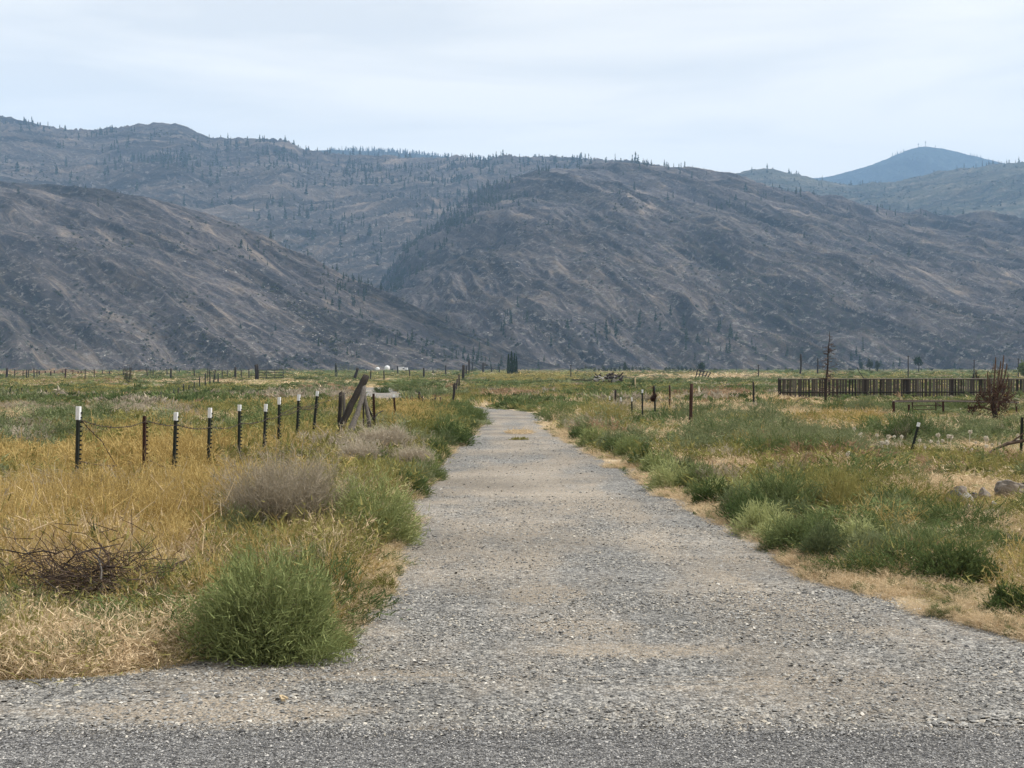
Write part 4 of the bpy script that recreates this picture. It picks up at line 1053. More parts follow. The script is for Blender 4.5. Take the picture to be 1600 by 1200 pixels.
log('split_post', 'crooked weathered post right of the twisted grey one', 'post', at(576, 662, D0 + .2), at(569, 602, D0 + .5), .11, .08, M_woodg, .02, 8)
add_post(530.5, 531.5, 613, D0 + 1.5, None, 6.5, M_wood, 'round', None, False, 'wooden_post', 'dark upright wooden post left of the leaning log')
add_post(536.5, 537.5, 613, D0 + 2.2, None, 4.5, M_woodg, 'round', None, False, 'wooden_post', 'thin grey upright post tight behind the dark one beside the leaning log')
add_post(567.5, 568.5, 600, D0 + 3, None, 3, M_wood, 'round', None, False, 'wooden_post', 'thin dark post standing behind the crossed logs')
o, b, t = add_post(584, 582, 615, D0 + 2.5, None, 4.5, M_rust2, 'tee', None, False, 'steel_post', 'dark rusty steel post just right of the crossed logs')
log('brace_stick', 'thin dark stick slanting between the crossed logs and the rusty post', 'stick', at(572, 632, D0 + 2.0), at(585, 656, D0 + 2.3), .05, .05, M_wood, .01, 4, 6, 0)
log('brace_stick', 'short bent stick at the foot of the rusty post', 'stick', at(584, 655, D0 + 2.2), at(598, 641, D0 + 2.6), .035, .03, M_wood, .03, 9, 6, 0)
add_post(618, 614, 616, 44, None, 3.4, M_rust2, 'tee', None, 5, 'steel_post', 'leaning steel post with pale tip in front of the far gravel patch')

# row of short stubs and the old fence climbing away beside the lane
F2 = thing('old_wooden_fence', 'old crooked fence of dark wooden posts running away left of the lane', 'fence', hit(690, 632))
st = [(637, 620, 634, 2.5), (642, 620, 634, 2.2), (644.5, 618, 635, 2.5), (656, 613, 634, 4), (659, 619, 633, 3), (667, 627, 634, 2), (673, 624, 633, 2.5), (676, 623, 634, 2.5), (680, 622, 634, 4), (684, 625, 634, 3.2), (689, 621, 634, 3), (696, 625, 634, 3)]
for u, vt, vb, w in st: add_post(u, u + rnd.uniform(-1, 1), vt, None, vb + 4, w, M_wood, 'round', F2)
ln = [(706, 711.5, 599, 631, 3.6), (710, 708, 600, 624, 2), (712, 714.5, 593, 616, 3), (717, 717.5, 585, 606, 2.8), (724, 724, 571, 594, 4.6), (733, 733, 562, 583, 3.6), (738, 738, 566, 580, 2.6), (728, 729, 572, 586, 2.4), (747.5, 748, 559, 577, 3.6), (755, 755.5, 567, 582, 4)]
lt = []
for ub, ut, vt, vb, w in ln:
    o, b, t = add_post(ub, ut, vt, None, vb + 2, w, M_wood, 'round', F2); lt.append(t)
lt2 = [lt[i] for i in (0, 2, 3, 4, 5, 8, 9)]
wire(F2, [p - Vector((0, 0, .1)) for p in lt2], .012, False); wire(F2, [p - Vector((0, 0, .45)) for p in lt2], .012, False)
Dr = lt[-1].y
m = MB(); m.tube([at(733, 576, Dr) - F2.location, at(752, 575, Dr) - F2.location, at(770, 577, Dr + 5) - F2.location], .07, 6); m.build('rail', M_wood, F2)
for u in (768, 780): add_post(u, u + .5, 573, None, 584, 2, M_wood, 'round', F2)
m = MB(); m.tube([at(766, 574, Dr + 5) - F2.location, at(782, 573.5, Dr + 8) - F2.location], .05, 6); m.build('rail', M_wood, F2)
# tangle on the last post
p = at(757, 571, Dr); V, Fc = bush(g, 500, 5.0 * Dr / FPX, 6.5 * Dr / FPX, .08, .25, 10)
o = link('dead_vine', np_mesh('dead_vine', V, Fc, M_burn), loc=p - Vector((0, 0, .35))); tag(o, 'dark dead vine bundled on top of the farthest post of the old wooden fence', 'plant')

# far fence lines of the left field
F3 = thing('far_wire_fence', 'long wire fence of thin dark posts along the far edge of the left field', 'fence', hit(200, 590))
X3 = [(10.5, 576, 592, 4), (23, 577, 590, 1.6), (36, 578, 590, 1.6), (41.5, 578, 593, 2.2), (45, 578, 592, 1.4), (53, 575, 593, 2), (58, 577, 590, 1.6), (62, 580, 588, 2.5), (71.5, 580, 588, 2.5), (79, 580, 589, 2.6), (85.5, 579, 584, 2.6),
      (98, 579, 588, 1.6), (102, 577, 592, 3), (114, 578, 588, 1.6), (122, 580, 587, 2.4), (127, 580, 586, 2.2), (133, 577, 595, 1.6), (147, 577, 592, 1.6), (160, 578, 583, 1.6), (171, 580, 588, 2.4), (193, 577, 590, 1.4),
      (230, 574, 590, 1.8), (236, 577, 583, 2), (239, 576, 590, 1.6), (261, 576, 588, 1.8), (267, 576, 594, 3), (281, 577, 588, 1.8), (304, 577, 590, 2), (325, 576, 598, 1.5), (336, 578, 596, 1.5), (347, 578, 592, 1.8), (355, 578, 590, 1.6), (368, 574, 592, 4), (377, 578, 592, 1.6), (389, 577, 592, 2)]
l3 = []
for u, vt, vb, w in X3:
    vb = max(vb, 586); o, b, t = add_post(u, u + rnd.uniform(-.8, .8), vt, None, vb, w * .9, M_rust2 if 70 < u < 130 else M_wood, 'round', F3)
    l3.append((b, t))
srt = [t for b, t in l3 if 130 < b.y < 260]
back = [t for b, t in l3 if b.y >= 200]
for sh in (.15, .6):
    if len(back) > 1: wire(F3, [t - Vector((0, 0, sh)) for t in back], .018, False)
F4 = thing('field_wire_fence', 'wire fence of short steel posts crossing the left field behind the white-tipped posts', 'fence', hit(290, 630))
X4 = [(221, 619, 633), (231, 620, 632), (242, 619, 632), (252, 613, 630), (262, 616, 628), (271, 609, 625), (279, 606, 625), (287, 600, 617), (295, 601, 613), (303, 596, 611), (312, 588, 605), (321, 583, 603), (328, 578, 602), (334, 584, 600), (341, 583, 598)]
l4 = []
for i, (u, vt, vb) in enumerate(X4):
    o, b, t = add_post(u, u + rnd.uniform(-.6, .6), vt, None, vb + 3, 2.0, M_post, 'round', F4); l4.append(t)
wire(F4, [t - Vector((0, 0, .12)) for t in l4], .008, False); wire(F4, [t - Vector((0, 0, .5)) for t in l4], .008, False)
for i, (u, vt, vb, lb) in enumerate(((16, 606, 622, 'thin short post in the left field near the picture edge'), (34, 606, 620, 'thin short post right of the one nearest the left edge'), (72, 609, 622, 'thin short post in the left field above the sage bushes'),
                                   (90, 609, 622, 'thin short post between two others above the sage bushes'))):
    add_post(u, u, vt, None, vb, 2, M_wood, 'round', None, False, 'field_post', lb)

F5 = thing('mid_wire_fence', 'sparse row of leaning posts between the metal gate and the old wooden fence', 'fence', hit(600, 594))
l5 = []
for u, ut, vt, vb, w in ((579, 579.5, 579, 593, 2), (600, 600, 579, 593, 2), (622, 621, 572, 587, 2.4), (641, 639.5, 578, 591, 2), (662.5, 662, 575, 591, 3), (677, 676.5, 578, 586, 2), (697, 696, 571, 584, 2.2)):
    o, b, t = add_post(u, ut, vt, None, max(vb, 587), w, M_wood, 'round', F5); l5.append(t)
wire(F5, [t - Vector((0, 0, .2)) for t in l5], .018, False)
add_post(553, 559, 576, None, 594, 4.6, M_wood, 'round', None, False, 'leaning_post', 'dark post leaning right beside the round grey-green far shrub')
add_post(525.5, 525, 568, None, 590, 4.2, M_post, 'round', None, False, 'blue_black_post', 'blue-black upright post inside the round grey-green far shrub')
log('rail_stick', 'thin rail running from the far shrub to the leaning post', 'stick', at(535, 579, hit(553, 594).y), at(556, 583, hit(553, 594).y), .07, .05, M_wood, .05, 3, 6, 0)

# pipe gate
gb = hit(420, 594); Dg = gb.y; GT = thing('pipe_gate', 'dark metal pipe gate standing between thick posts in the far left field', 'gate', gb)
L_ = lambda u, v, dd=0: at(u, v, Dg + dd) - gb
for v in (578, 582, 586, 590):
    m = MB(); m.tube([L_(404, v), L_(442.5, v)], .085, 6); m.build('rail', M_post, GT)
for u in (404, 416, 429.5, 442.5):
    m = MB(); m.tube([L_(u, 577.6), L_(u, 592)], .10, 6); m.build('upright', M_post, GT)
add_post(400.5, 399.5, 570, Dg, None, 4.2, M_wood, 'round', None, False, 'gate_post', 'thick dark post left of the pipe gate')
add_post(403, 402.5, 569, Dg - .6, None, 2.4, M_wood, 'round', None, False, 'gate_post', 'slimmer post tied against the thick gate post')

# ------------------------------------------------------------------ right of the lane
F6 = thing('white_tipped_fence', 'short run of steel posts with white tips between lane and rusty post', 'fence', hit(985, 640))
l6 = []
for u, vt, vb, w in ((952, 619, 640, 2.6), (969.5, 621, 644, 2.6), (986.5, 621, 652, 2.8), (1003, 609, 661, 3)):
    o, b, t = add_post(u, u - .3, vt, None, vb, w, M_post, 'tee', F6, 5 if vt < 615 else 6); l6.append(t)
wire(F6, [t - Vector((0, 0, .2)) for t in l6], .005, False)
add_post(961.5, 961.5, 609, None, 638, 3.4, M_wood, 'round', None, False, 'wooden_post', 'dark wooden post among the white-tipped steel posts')
o, b, t = add_post(1024, 1022.5, 604, None, 655, 3.4, M_post, 'round', None, False, 'wooden_post', 'dark post capped with a burnt clump right of the white-tipped posts')
V, Fc = bush(g, 600, 4.4 * b.y / FPX, 22 * b.y / FPX, .03, .08, 10)
o = link('burnt_clump', np_mesh('burnt_clump', V, Fc, M_burn)); o.location = at(1021.5, 627, b.y - .05); tag(o, 'black burnt vine clump hanging on the upper half of a thin post', 'plant')
add_post(1046.5, 1046, 602, None, 648, 3.2, M_rust2, 'round', None, False, 'steel_post', 'thin brown post between the burnt-capped post and the tall rusty one')
add_post(1078.5, 1081, 600.5, None, 676, 6.0, M_rust2, 'round', None, False, 'rusty_post', 'tall thick rusty post right of the lane in front of sage bushes')
add_post(1177, 1177.3, 597, None, 643, 3.4, M_wood, 'round', None, False, 'wooden_post', 'lone grey-brown post left of the long board fence')
add_post(993, 992.6, 590, None, 612, 2.6, M_chip, 'round', None, False, 'pale_stake', 'short pale stake in front of the debris heap')
V, Fc = bush(g, 500, 14 * 110 / FPX, 12 * 110 / FPX, .10, .22, 10)
pp = hit(991, 612); o = link('dark_bush', np_mesh('dark_bush', V * (pp.y / 110), Fc, M_dark), loc=pp + Vector((0, 0, .2))); tag(o, 'small blackish bush at the foot of the short pale stake', 'shrub')
add_post(1251, 1251.3, 553, None, 588, 3.0, M_wood, 'round', None, False, 'tall_post', 'tall dark post standing left of the burnt tree beyond the board fence')
add_post(1278, 1277.5, 560, None, 587, 2.6, M_wood, 'round', None, False, 'tall_post', 'shorter dark post just left of the burnt tree top')
log('leaning_stick', 'forked dark stick leaning above the board fence', 'stick', at(1351, 594, hit(1351, 600).y), at(1339.5, 574, hit(1351, 600).y), .16, .10, M_wood, .1, 2, 6, -.4)
add_post(1422.5, 1437, 661, None, 716, 4.2, M_post, 'tee', None, 6, 'leaning_steel_post', 'black steel post with white tip leaning right among the white seed heads')
add_post(1596, 1598.5, 652, None, 716, 4.5, M_post, 'tee', None, False, 'steel_post', 'black steel post cut by the right picture edge')
Db = hit(1540, 735).y
m = MB(); pl = [at(1478, 733, Db - .6), at(1505, 728, Db - .4), at(1532, 717, Db - .2), at(1552, 703, Db), at(1575, 693, Db), at(1602, 688, Db), at(1640, 692, Db)]
m.tube(pl, [.006, .010, .013, .018, .03, .028, .02], 7, rough=.15); m.tube([at(1578, 693, Db), at(1598, 678, Db), at(1612, 672, Db)], [.016, .012, .006], 5)
o = m.build('arching_branch', M_stick); tag(o, 'bare branch arching low towards the post at the right picture edge', 'branch')

# board fence
bb = hit(1218, 624); DF = bb.y
BF = thing('board_fence', 'long low fence of dark weathered upright boards in the right field', 'fence', bb)
def fence_pt(u, v, dd=0): return at(u, v, DF + (u - 1218) * .012 + dd)
bd = []
for k in range(5):
    m = MB(); m.box((0, 0, .5), (1, 1, 1)); me = m.mesh('board', [M_board, M_woodg, M_board, M_wood, M_board][k])
    for vv in me.vertices:
        vv.co.x *= 1 + rnd.uniform(-.12, .12); vv.co.z += (rnd.uniform(-.03, .03) if vv.co.z > .5 else 0)
    bd.append(me)
u = 1222.0; rb = random.Random(5); npk = 0
while u < 1690 and npk < 150:
    w = rb.choice([2.0, 2.6, 3.0, 3.4, 4.2]); 
    if rb.random() < .035: w = 6.0
    pb = fence_pt(u + w / 2, 620, rb.uniform(-.02, .02)); x, y = pb.x, pb.y; z0 = float(G(x, y)) - .05
    top = fence_pt(u, 592.5 + rb.uniform(-.5, 1.0)).z
    o = link('board', bd[rb.randrange(5)], BF, Vector((x, y, z0)) - bb); o.scale = (w * DF / FPX, .03, top - z0); o.rotation_euler = (0, rb.gauss(0, .012), rb.gauss(0, .05))
    u += w + rb.choice([.5, .8, 1.2, 1.9, 2.4]); npk += 1
for u, w in ((1218, 5), (1351, 5), (1417, 5), (1487, 5), (1560, 4), (1640, 5)):
    pb = fence_pt(u, 620, .08); z0 = float(G(pb.x, pb.y)) - .2; m = MB(); hgt = fence_pt(u, 590.6).z - z0
    m.box((0, 0, hgt / 2), (w * DF / FPX, .14, hgt)); m.build('fence_post', M_wood, BF, loc=Vector((pb.x, pb.y, z0)) - bb)
for v, mt, hh in ((592.3, M_woodg, .09), (613, M_wood, .10)):
    a, b_ = fence_pt(1217, v, -.06), fence_pt(1690, v, -.06); m = MB(); m.tube([a - bb, (a + b_) / 2 - bb + Vector((0, 0, .02)), b_ - bb], hh / 2, 4); m.build('rail', mt, BF)

# pipe frame
pf = hit(1397, 652); DP = pf.y; PF = thing('pipe_rack', 'rusty low pipe frame on legs in front of the board fence', 'rack', pf)
Q = lambda u, v, dd=0: at(u, v, DP + dd) - pf
def pipe(name, pts, r, mt=M_rust2): m = MB(); m.tube(pts, r, 6); m.build(name, mt, PF)
k_ = DP / FPX
pipe('top_rail', [Q(1394, 627.5), Q(1480, 627), Q(1592, 629)], 1.3 * k_, M_woodg); pipe('top_rail', [Q(1400, 625.8, 1.8), Q(1590, 626.5, 1.8)], .9 * k_)
pipe('lower_rail', [Q(1425, 640, .9), Q(1462, 640, .9)], .6 * k_); pipe('lower_rail', [Q(1425, 634, .9), Q(1473, 634, .9)], .6 * k_)
for u, v0, v1, r, dd in ((1396, 627, 650, 2.2, 0), (1425.5, 627, 652, 1.2, .4), (1462, 627, 652, 1.0, .9), (1473.5, 627, 654, 1.7, 0), (1420, 632, 650, 2.0, 1.7), (1588, 629, 645, 1.5, 0), (1560, 628, 652, 1.5, 0)):
    zb = float(G((u - 800) / FPX * (DP + dd), DP + dd)) - .1
    a = Q(u, v0, dd); b_ = Vector(a); b_.z = zb - pf.z; b_.x += .03; pipe('leg', [b_, a], r * k_)
pipe('brace', [Q(1462, 629, .9), Q(1474, 636, 0)], .8 * k_); pipe('cross_bar', [Q(1396, 628), Q(1400, 626, 1.8)], 1.0 * k_); pipe('cross_bar', [Q(1473, 628), Q(1473, 626, 1.8)], 1.0 * k_)

# burnt tree
def dead_tree(name, label, u, vb, vt, ut, spread, nb, seed, mat_b, th=5.0):
    b = hit(u, vb); D = b.y; t = at(ut, vt, D) - b; H = t.length; rr = random.Random(seed); k = D / FPX
    o = thing(name, label, 'tree', b)
    m = MB(); pts = [t * (i / 9) + Vector((sin(i * 1.7) * .5 * k, 0, 0)) * (i < 9) for i in range(10)]; pts[0].z -= .2
    m.tube(pts, [th * k / 2 * (1 - .86 * i / 9) for i in range(10)], 7, rough=.1); m.build('trunk', M_char, o, True)
    tw = MB()
    for i in range(nb):
        f = rr.uniform(.16, .97); a = rr.uniform(0, 2 * pi); p = t * f
        L = spread * k * (1.08 - f) ** .8 * rr.uniform(.4, 1.1) * (1.0 if f > .35 else .9)
        d = Vector((cos(a), sin(a), rr.uniform(-.25, .45))); q1 = p + d * L * .5; q2 = p + d * L + Vector((0, 0, rr.uniform(-.15, .05) * L))
        big = i < nb * .25
        if big:
            m = MB(); m.tube([p, q1, q2], [.75 * k, .5 * k, .2 * k], 4, rough=.1); m.build('branch', M_char, o)
        else: tw.tube([p, q1, q2], [.42 * k, .3 * k, .12 * k], 3, False)
        for j in range(5):
            s = p.lerp(q2, rr.uniform(.3, 1)); e = s + Vector((rr.uniform(-1, 1), rr.uniform(-1, 1), rr.uniform(-.7, .8))) * L * .35
            tw.tube([s, e], [.26 * k, .12 * k], 3, False)
    tw.build('twigs', mat_b, o)['kind'] = 'stuff'
    return o
M_btwig = simple('brown_twig', (.045, .028, .02), (.12, .08, .058), 8)
dead_tree('burnt_conifer', 'slender burnt conifer with bare brown twigs in front of the board fence', 1289, 634, 517, 1296.5, 26, 85, 3, M_btwig)
dead_tree('dead_sapling', 'small thin dead sapling right of the slender burnt conifer', 1309, 636, 592, 1308, 18, 14, 4, M_btwig, 3.0)
Dt = hit(1300, 640).y
for i, (a, b_, w, lb) in enumerate((((1240, 636), (1262, 618), .05, 'fallen grey branch left of the burnt conifer'), ((1262, 634), (1300, 640), .07, 'long fallen branch at the foot of the burnt conifer'), ((1310, 634), (1332, 652), .10, 'pale fallen branch sloping down right of the dead sapling'))):
    log('fallen_branch', lb, 'branch', at(*a, Dt), at(*b_, Dt), w, w * .5, M_woodg, .12, i + 3, 6, 0)

# scorched tree
b = hit(1556, 662); D = b.y; k = D / FPX; rr = random.Random(9)
T = thing('scorched_tree', 'scorched red-brown tree with upright bare tips behind the pipe frame', 'tree', b)
m = MB(); m.tube([(0, 0, -.2), (-.6 * k, 0, 12 * k), (-5 * k, 0, 28 * k), (-3 * k, 0, 48 * k)], [4.5 * k, 3.8 * k, 3 * k, 1.8 * k], 8, rough=.15); m.build('trunk', M_char, T, True)
tips = [(-10, 70), (-3, 104), (4, 98), (14, 107), (9, 85), (-16, 82), (20, 78), (26, 66), (-32, 44), (31, 52), (-24, 60), (16, 94)]
for dx, h in tips:
    m = MB(); y0 = rr.uniform(-8, 8) * k; s = Vector((-4 * k, 0, rr.uniform(18, 40) * k)); e = Vector((dx * k, y0, h * k))
    m.tube([s, s.lerp(e, .5) + Vector((dx * .22 * k, 0, -5 * k)), e - Vector((0, 0, 5 * k)), e], [1.6 * k, 1.3 * k, 1.0 * k, .6 * k], 5, rough=.15); m.build('branch', M_btwig, T)
tw = MB()
for i in range(240):
    h = rr.uniform(8, 88); r0 = 34 * (1 - abs(h - 34) / 70); s = Vector((rr.gauss(-2, r0 * .45), rr.gauss(0, r0 * .4), h)) * k
    tw.tube([s, s + Vector((rr.uniform(-6, 6), rr.uniform(-5, 5), rr.uniform(-2, 10))) * k], [.4 * k, .15 * k], 3, False)
tw.build('twigs', M_btwig, T)['kind'] = 'stuff'
q = np.random.default_rng(5); n = 1700
cl = np.array([(-30, 0, 26, 9), (-14, 0, 34, 13), (2, -3, 22, 12), (6, 2, 8, 10), (-38, 0, 22, 6), (18, 3, 42, 10), (-6, 0, 50, 11), (8, 0, 58, 8), (-22, 2, 42, 8), (2, 0, 4, 8), (12, 0, 30, 9)])
kk = q.integers(0, len(cl), n); P = (cl[kk, :3] + q.normal(size=(n, 3)) * cl[kk, 3:] * .55) * k; P[:, 2] = np.abs(P[:, 2])
link('scorched_leaves', np_mesh('scorched_leaves', *ribbons(P, q.normal(size=(n, 3)) + [0, 0, -.3], 3.6 * k * q.uniform(.5, 1.3, n), 1.7 * k * q.uniform(.6, 1.2, n), q.normal(0, .2, (n, 3)), 1, q), M_burn), T)
pp = hit(1524, 600); V, Fc = bush(q, 500, 5 * pp.y / FPX, 22 * pp.y / FPX, .12, .35, 12)
o = link('burnt_shrub', np_mesh('burnt_shrub', V, Fc, M_burn), loc=pp); tag(o, 'narrow black burnt shrub above the board fence left of the scorched tree', 'shrub')

# ------------------------------------------------------------------ rocks
def rock_mesh(seed, mat, sub=2, sq=(1, 1, .7)):
    import bmesh
    bm = bmesh.new(); bmesh.ops.create_icosphere(bm, subdivisions=sub + 1, radius=.5); rr = np.random.default_rng(seed)
    pl = rr.normal(size=(9, 3)); pl /= np.linalg.norm(pl, axis=1, keepdims=True); dd = rr.uniform(.24, .44, 9)
    for v in bm.verts:
        c = np.array(v.co)
        for a, b_ in zip(pl, dd):
            s = c @ a
            if s > b_: c = c - a * (s - b_) * .9
        c *= 1 + .30 * (float(fbm(c[0] * 5 + seed, c[1] * 5 + c[2] * 7, seed, 4)) - .5) + .10 * (float(ridged(c[0] * 9 + c[2] * 6, c[1] * 9 + seed, seed, 2)) - .5)
        v.co = Vector(c * np.array(sq))
    me = bpy.data.meshes.new('rock'); bm.to_mesh(me); bm.free(); me.materials.append(mat); return me
def rock(name, label, u, vb, wp, hp, mat, seed, group=None, sub=2, cat='rock', lift=0):
    p = hit(u, vb); k = p.y / FPX
    if cat == 'stone': p.z += .014; wp *= .85; hp *= .75
    if u > 1440 and vb < 815: wp *= 1.1; hp *= 1.2; lift *= .7
    o = link(name, rock_mesh(seed, mat, sub, (wp * k, wp * k * .8, hp * k * 1.5)), loc=p + Vector((0, 0, hp * k * .35 + lift * k)))
    o.rotation_euler = (0, 0, rnd.uniform(-.4, .4)); return tag(o, label, cat, group)
rock('boulder', 'large tan-topped boulder near the right picture edge', 1577, 784, 46, 26, M_rock, 4, sub=3, lift=6)
rock('boulder', 'dark boulder half out of frame beside the tan-topped one', 1606, 784, 34, 24, M_rockd, 6, sub=3, lift=4)
for i, (u, v, w, h, mt, lf, lb) in enumerate(((1502, 790, 30, 16, M_rock, 16, 'tan rock on top of the rock heap'), (1488, 796, 34, 20, M_rockd, 6, 'dark rock on the left shoulder of the rock heap'),
        (1508, 796, 28, 17, M_rockl, 8, 'pale wedge-shaped rock in the middle of the heap'), (1478, 802, 26, 17, M_rock, 3, 'grey rock at the left foot of the heap'), (1538, 790, 18, 22, M_rock, 4, 'upright grey rock between the heap and the boulders'),
        (1515, 806, 30, 14, M_rockd, 2, 'low dark rock at the right foot of the heap'), (1462, 804, 20, 12, M_rockl, 0, 'small pale rock left of the heap'), (1552, 800, 12, 12, M_rockl, 2, 'small white rock at the left of the large boulder'),
        (1520, 792, 22, 14, M_rockd, 8, 'small black rock behind the pale wedge'), (1580, 812, 18, 5, M_rockl, 0, 'flat whitish stone in the grass below the boulders'))):
    rock('rock', lb, u, v, w, h, mt, 20 + i, lift=lf)
# stones that stand out from the gravel
sl = [(390, 1058, 15, 7, M_rockl, 'flat white stone below the large green shrub'), (574, 1101, 12, 5, M_rockd, 'black stone on the gravel shoulder left of centre'), (378, 1150, 15, 9, M_rockd, 'dark stone lying on the asphalt edge left of centre'),
      (844, 1106, 12, 5, M_rockd, 'dark flat stone on the gravel in the centre'), (1195, 1093, 20, 5, M_rockd, 'long black stone on the right gravel'), (1070, 982, 15, 5, M_rockd, 'dark flat stone high on the middle gravel'),
      (1159, 985, 9, 5, M_rockd, 'small black stone right of the dark flat one'), (1136, 1154, 10, 8, M_rockd, 'black stone at the asphalt edge right of centre'), (1175, 1144, 12, 7, M_rockd, 'black stone right beside the asphalt edge stone'),
      (1163, 1139, 10, 5, M_rockd, 'small stone left of the pair at the asphalt edge'), (1024, 1118, 14, 6, M_rock, 'grey stone near the asphalt in the centre right'), (1018, 1146, 8, 5, M_rockd, 'tiny black stone on the asphalt in the centre right'),
      (1525, 1116, 18, 7, M_rockd, 'dark stone topping the gravel ridge at right'), (1090, 826, 8, 5, M_rockd, 'small black stone on the lane beside the right verge'), (908, 742, 7, 4, M_rockd, 'small dark stone far up the lane'),
      (792, 986, 18, 6, M_rockl, 'pale flat stone patch in the middle gravel'), (786, 952, 12, 6, M_rockl, 'small pale stone above the flat one'), (462, 1134, 9, 5, M_rockd, 'small dark stone on the left shoulder'), (56, 1146, 12, 6, M_rockd, 'black stone at the left asphalt edge'),
      (135, 1154, 10, 5, M_rockd, 'dark stone right of the left asphalt edge stone'), (240, 1144, 10, 7, M_rockd, 'brown-black stone on the left asphalt edge'), (436, 1144, 10, 5, M_rockd, 'little dark stone near the split wood chip'), (1418, 1088, 9, 6, M_rockd, 'lone dark stone on the right gravel')]
for i, (u, v, w, h, mt, lb) in enumerate(sl): rock('stone', lb, u, v, w, h, mt, 60 + i, sub=1, cat='stone', lift=-1)
# ridge of coarse stones on the shoulder at right and left
for (u0, u1, va, vb_, nn, nm) in ((1450, 1620, 1124, 1140, 130, 'r'), (150, 520, 1084, 1106, 170, 'l')):
    P, R_, S_ = [], [], []
    for i in range(nn):
        p = hit(rnd.uniform(u0, u1), rnd.uniform(va, vb_)); s = rnd.uniform(.022, .05); P.append((p.x, p.y, p.z + .02)); R_.append((rnd.uniform(-.4, .4), rnd.uniform(-.4, .4), rnd.uniform(0, 6))); S_.append((s, s * .9, s * .7))
    scatter('coarse_gravel', np.array(P), np.array(R_), np.array(S_), CH, rng.integers(0, 6, nn))

# split wood chip, litter
p = hit(441, 1100); m = MB(); m.box((0, 0, .012), (.018, .085, .012)); m.box((.012, -.02, .020), (.010, .05, .008), Matrix.Rotation(.3, 3, 'Z')); o = m.build('wood_chip', M_chip, loc=p + Vector((0, 0, .018))); o.rotation_euler = (0, 0, R(18)); tag(o, 'pale split wood chip lying on the left gravel shoulder', 'wood chip')
p = hit(1437, 957); m = MB(); m.tube([(-.05, 0, .012), (-.02, .005, .022), (.02, 0, .018)], [.006, .010, .006], 8)
o = thing('litter_scrap', 'small crumpled red and white scrap of litter on the right verge', 'litter', p)
m.build('white_part', M_white, o); m = MB(); m.tube([(.02, -.004, .018), (.04, -.015, .014), (.05, -.02, .010)], [.005, .006, .004], 8); m.build('red_part', M_red, o)

# ------------------------------------------------------------------ brush pile and dead branches
pc = hit(128, 962); k = pc.y / FPX
BP = thing('brush_pile', 'low pile of dark dead twigs half sunk in the straw grass', 'brush pile', pc)
sm = []
for s in range(6):
    m = MB(); rr = random.Random(s); m.tube([(-.5, 0, 0), (-.25, rr.uniform(-.05, .05), rr.uniform(-.04, .04)), (0, rr.uniform(-.06, .06), rr.uniform(-.05, .05)), (.25, rr.uniform(-.06, .06), rr.uniform(-.04, .04)), (.5, rr.uniform(-.1, .1), rr.uniform(-.06, .06))],
                             [.014, .012, .012, .009, .004], 5, rough=.2); sm.append(m.mesh('stick', [M_stick, M_char, M_stick, M_woodg, M_stick, M_char][s]))
rr = random.Random(2)
for i in range(64):
    o = link('stick', sm[rr.randrange(6)], BP, (rr.gauss(0, 52) * k, rr.gauss(0, .14), max(.02, rr.gauss(48, 24) * k)))
    L = rr.uniform(.22, .55); o.scale = (L, L, L); o.rotation_euler = (rr.uniform(-.6, .6), rr.gauss(0, .45), rr.choice([0, pi]) + rr.gauss(0, .8))
tw = MB()
for i in range(800):
    s = Vector((rr.gauss(0, 60) * k, rr.gauss(0, .2), abs(rr.gauss(48, 28)) * k)); a = rr.gauss(0, .8); d = Vector((cos(a) * rr.choice([-1, 1]), rr.uniform(-.5, .5), sin(a) * .7 + .15)) * rr.uniform(.06, .24)
    tw.tube([s, s + d * .5 + Vector((0, 0, rr.uniform(-.01, .01))), s + d], [.0035, .0028, .0016], 3, False)
tw.build('twigs', M_stick, BP)['kind'] = 'stuff'
Dd = hit(310, 915).y
for j, (pl, w, lb) in enumerate(([((252, 893), (285, 889), (318, 884), (352, 890)), .024, 'dark dead branch reaching from the brush pile to the large green shrub'],
                                 [((268, 911), (300, 907), (330, 900), (352, 901)), .024, 'second dead branch lying just below the first one']) ):
    m = MB(); m.tube([at(u, v, Dd) for u, v in pl], [w / 2, w / 2.2, w / 2.6, w / 4], 7, rough=.2)
    m.tube([at(pl[2][0], pl[2][1], Dd), at(pl[2][0] + 6, pl[2][1] - 8, Dd), at(pl[2][0] + 8, pl[2][1] - 13, Dd)], [.007, .005, .003], 4)
    m.tube([at(pl[1][0], pl[1][1], Dd), at(pl[1][0] + 16, pl[1][1] + 7, Dd), at(pl[1][0] + 30, pl[1][1] + 6, Dd)], [.006, .005, .003], 4)
    o = m.build('dead_branch', M_stick); tag(o, lb, 'branch')
m = MB(); m.tube([at(22, 842, Dd), at(45, 850, Dd), at(58, 862, Dd), at(64, 885, Dd)], [.006, .008, .010, .012], 6, rough=.2); o = m.build('dead_branch', M_stick); tag(o, 'thin arching dead branch above the left end of the brush pile', 'branch')

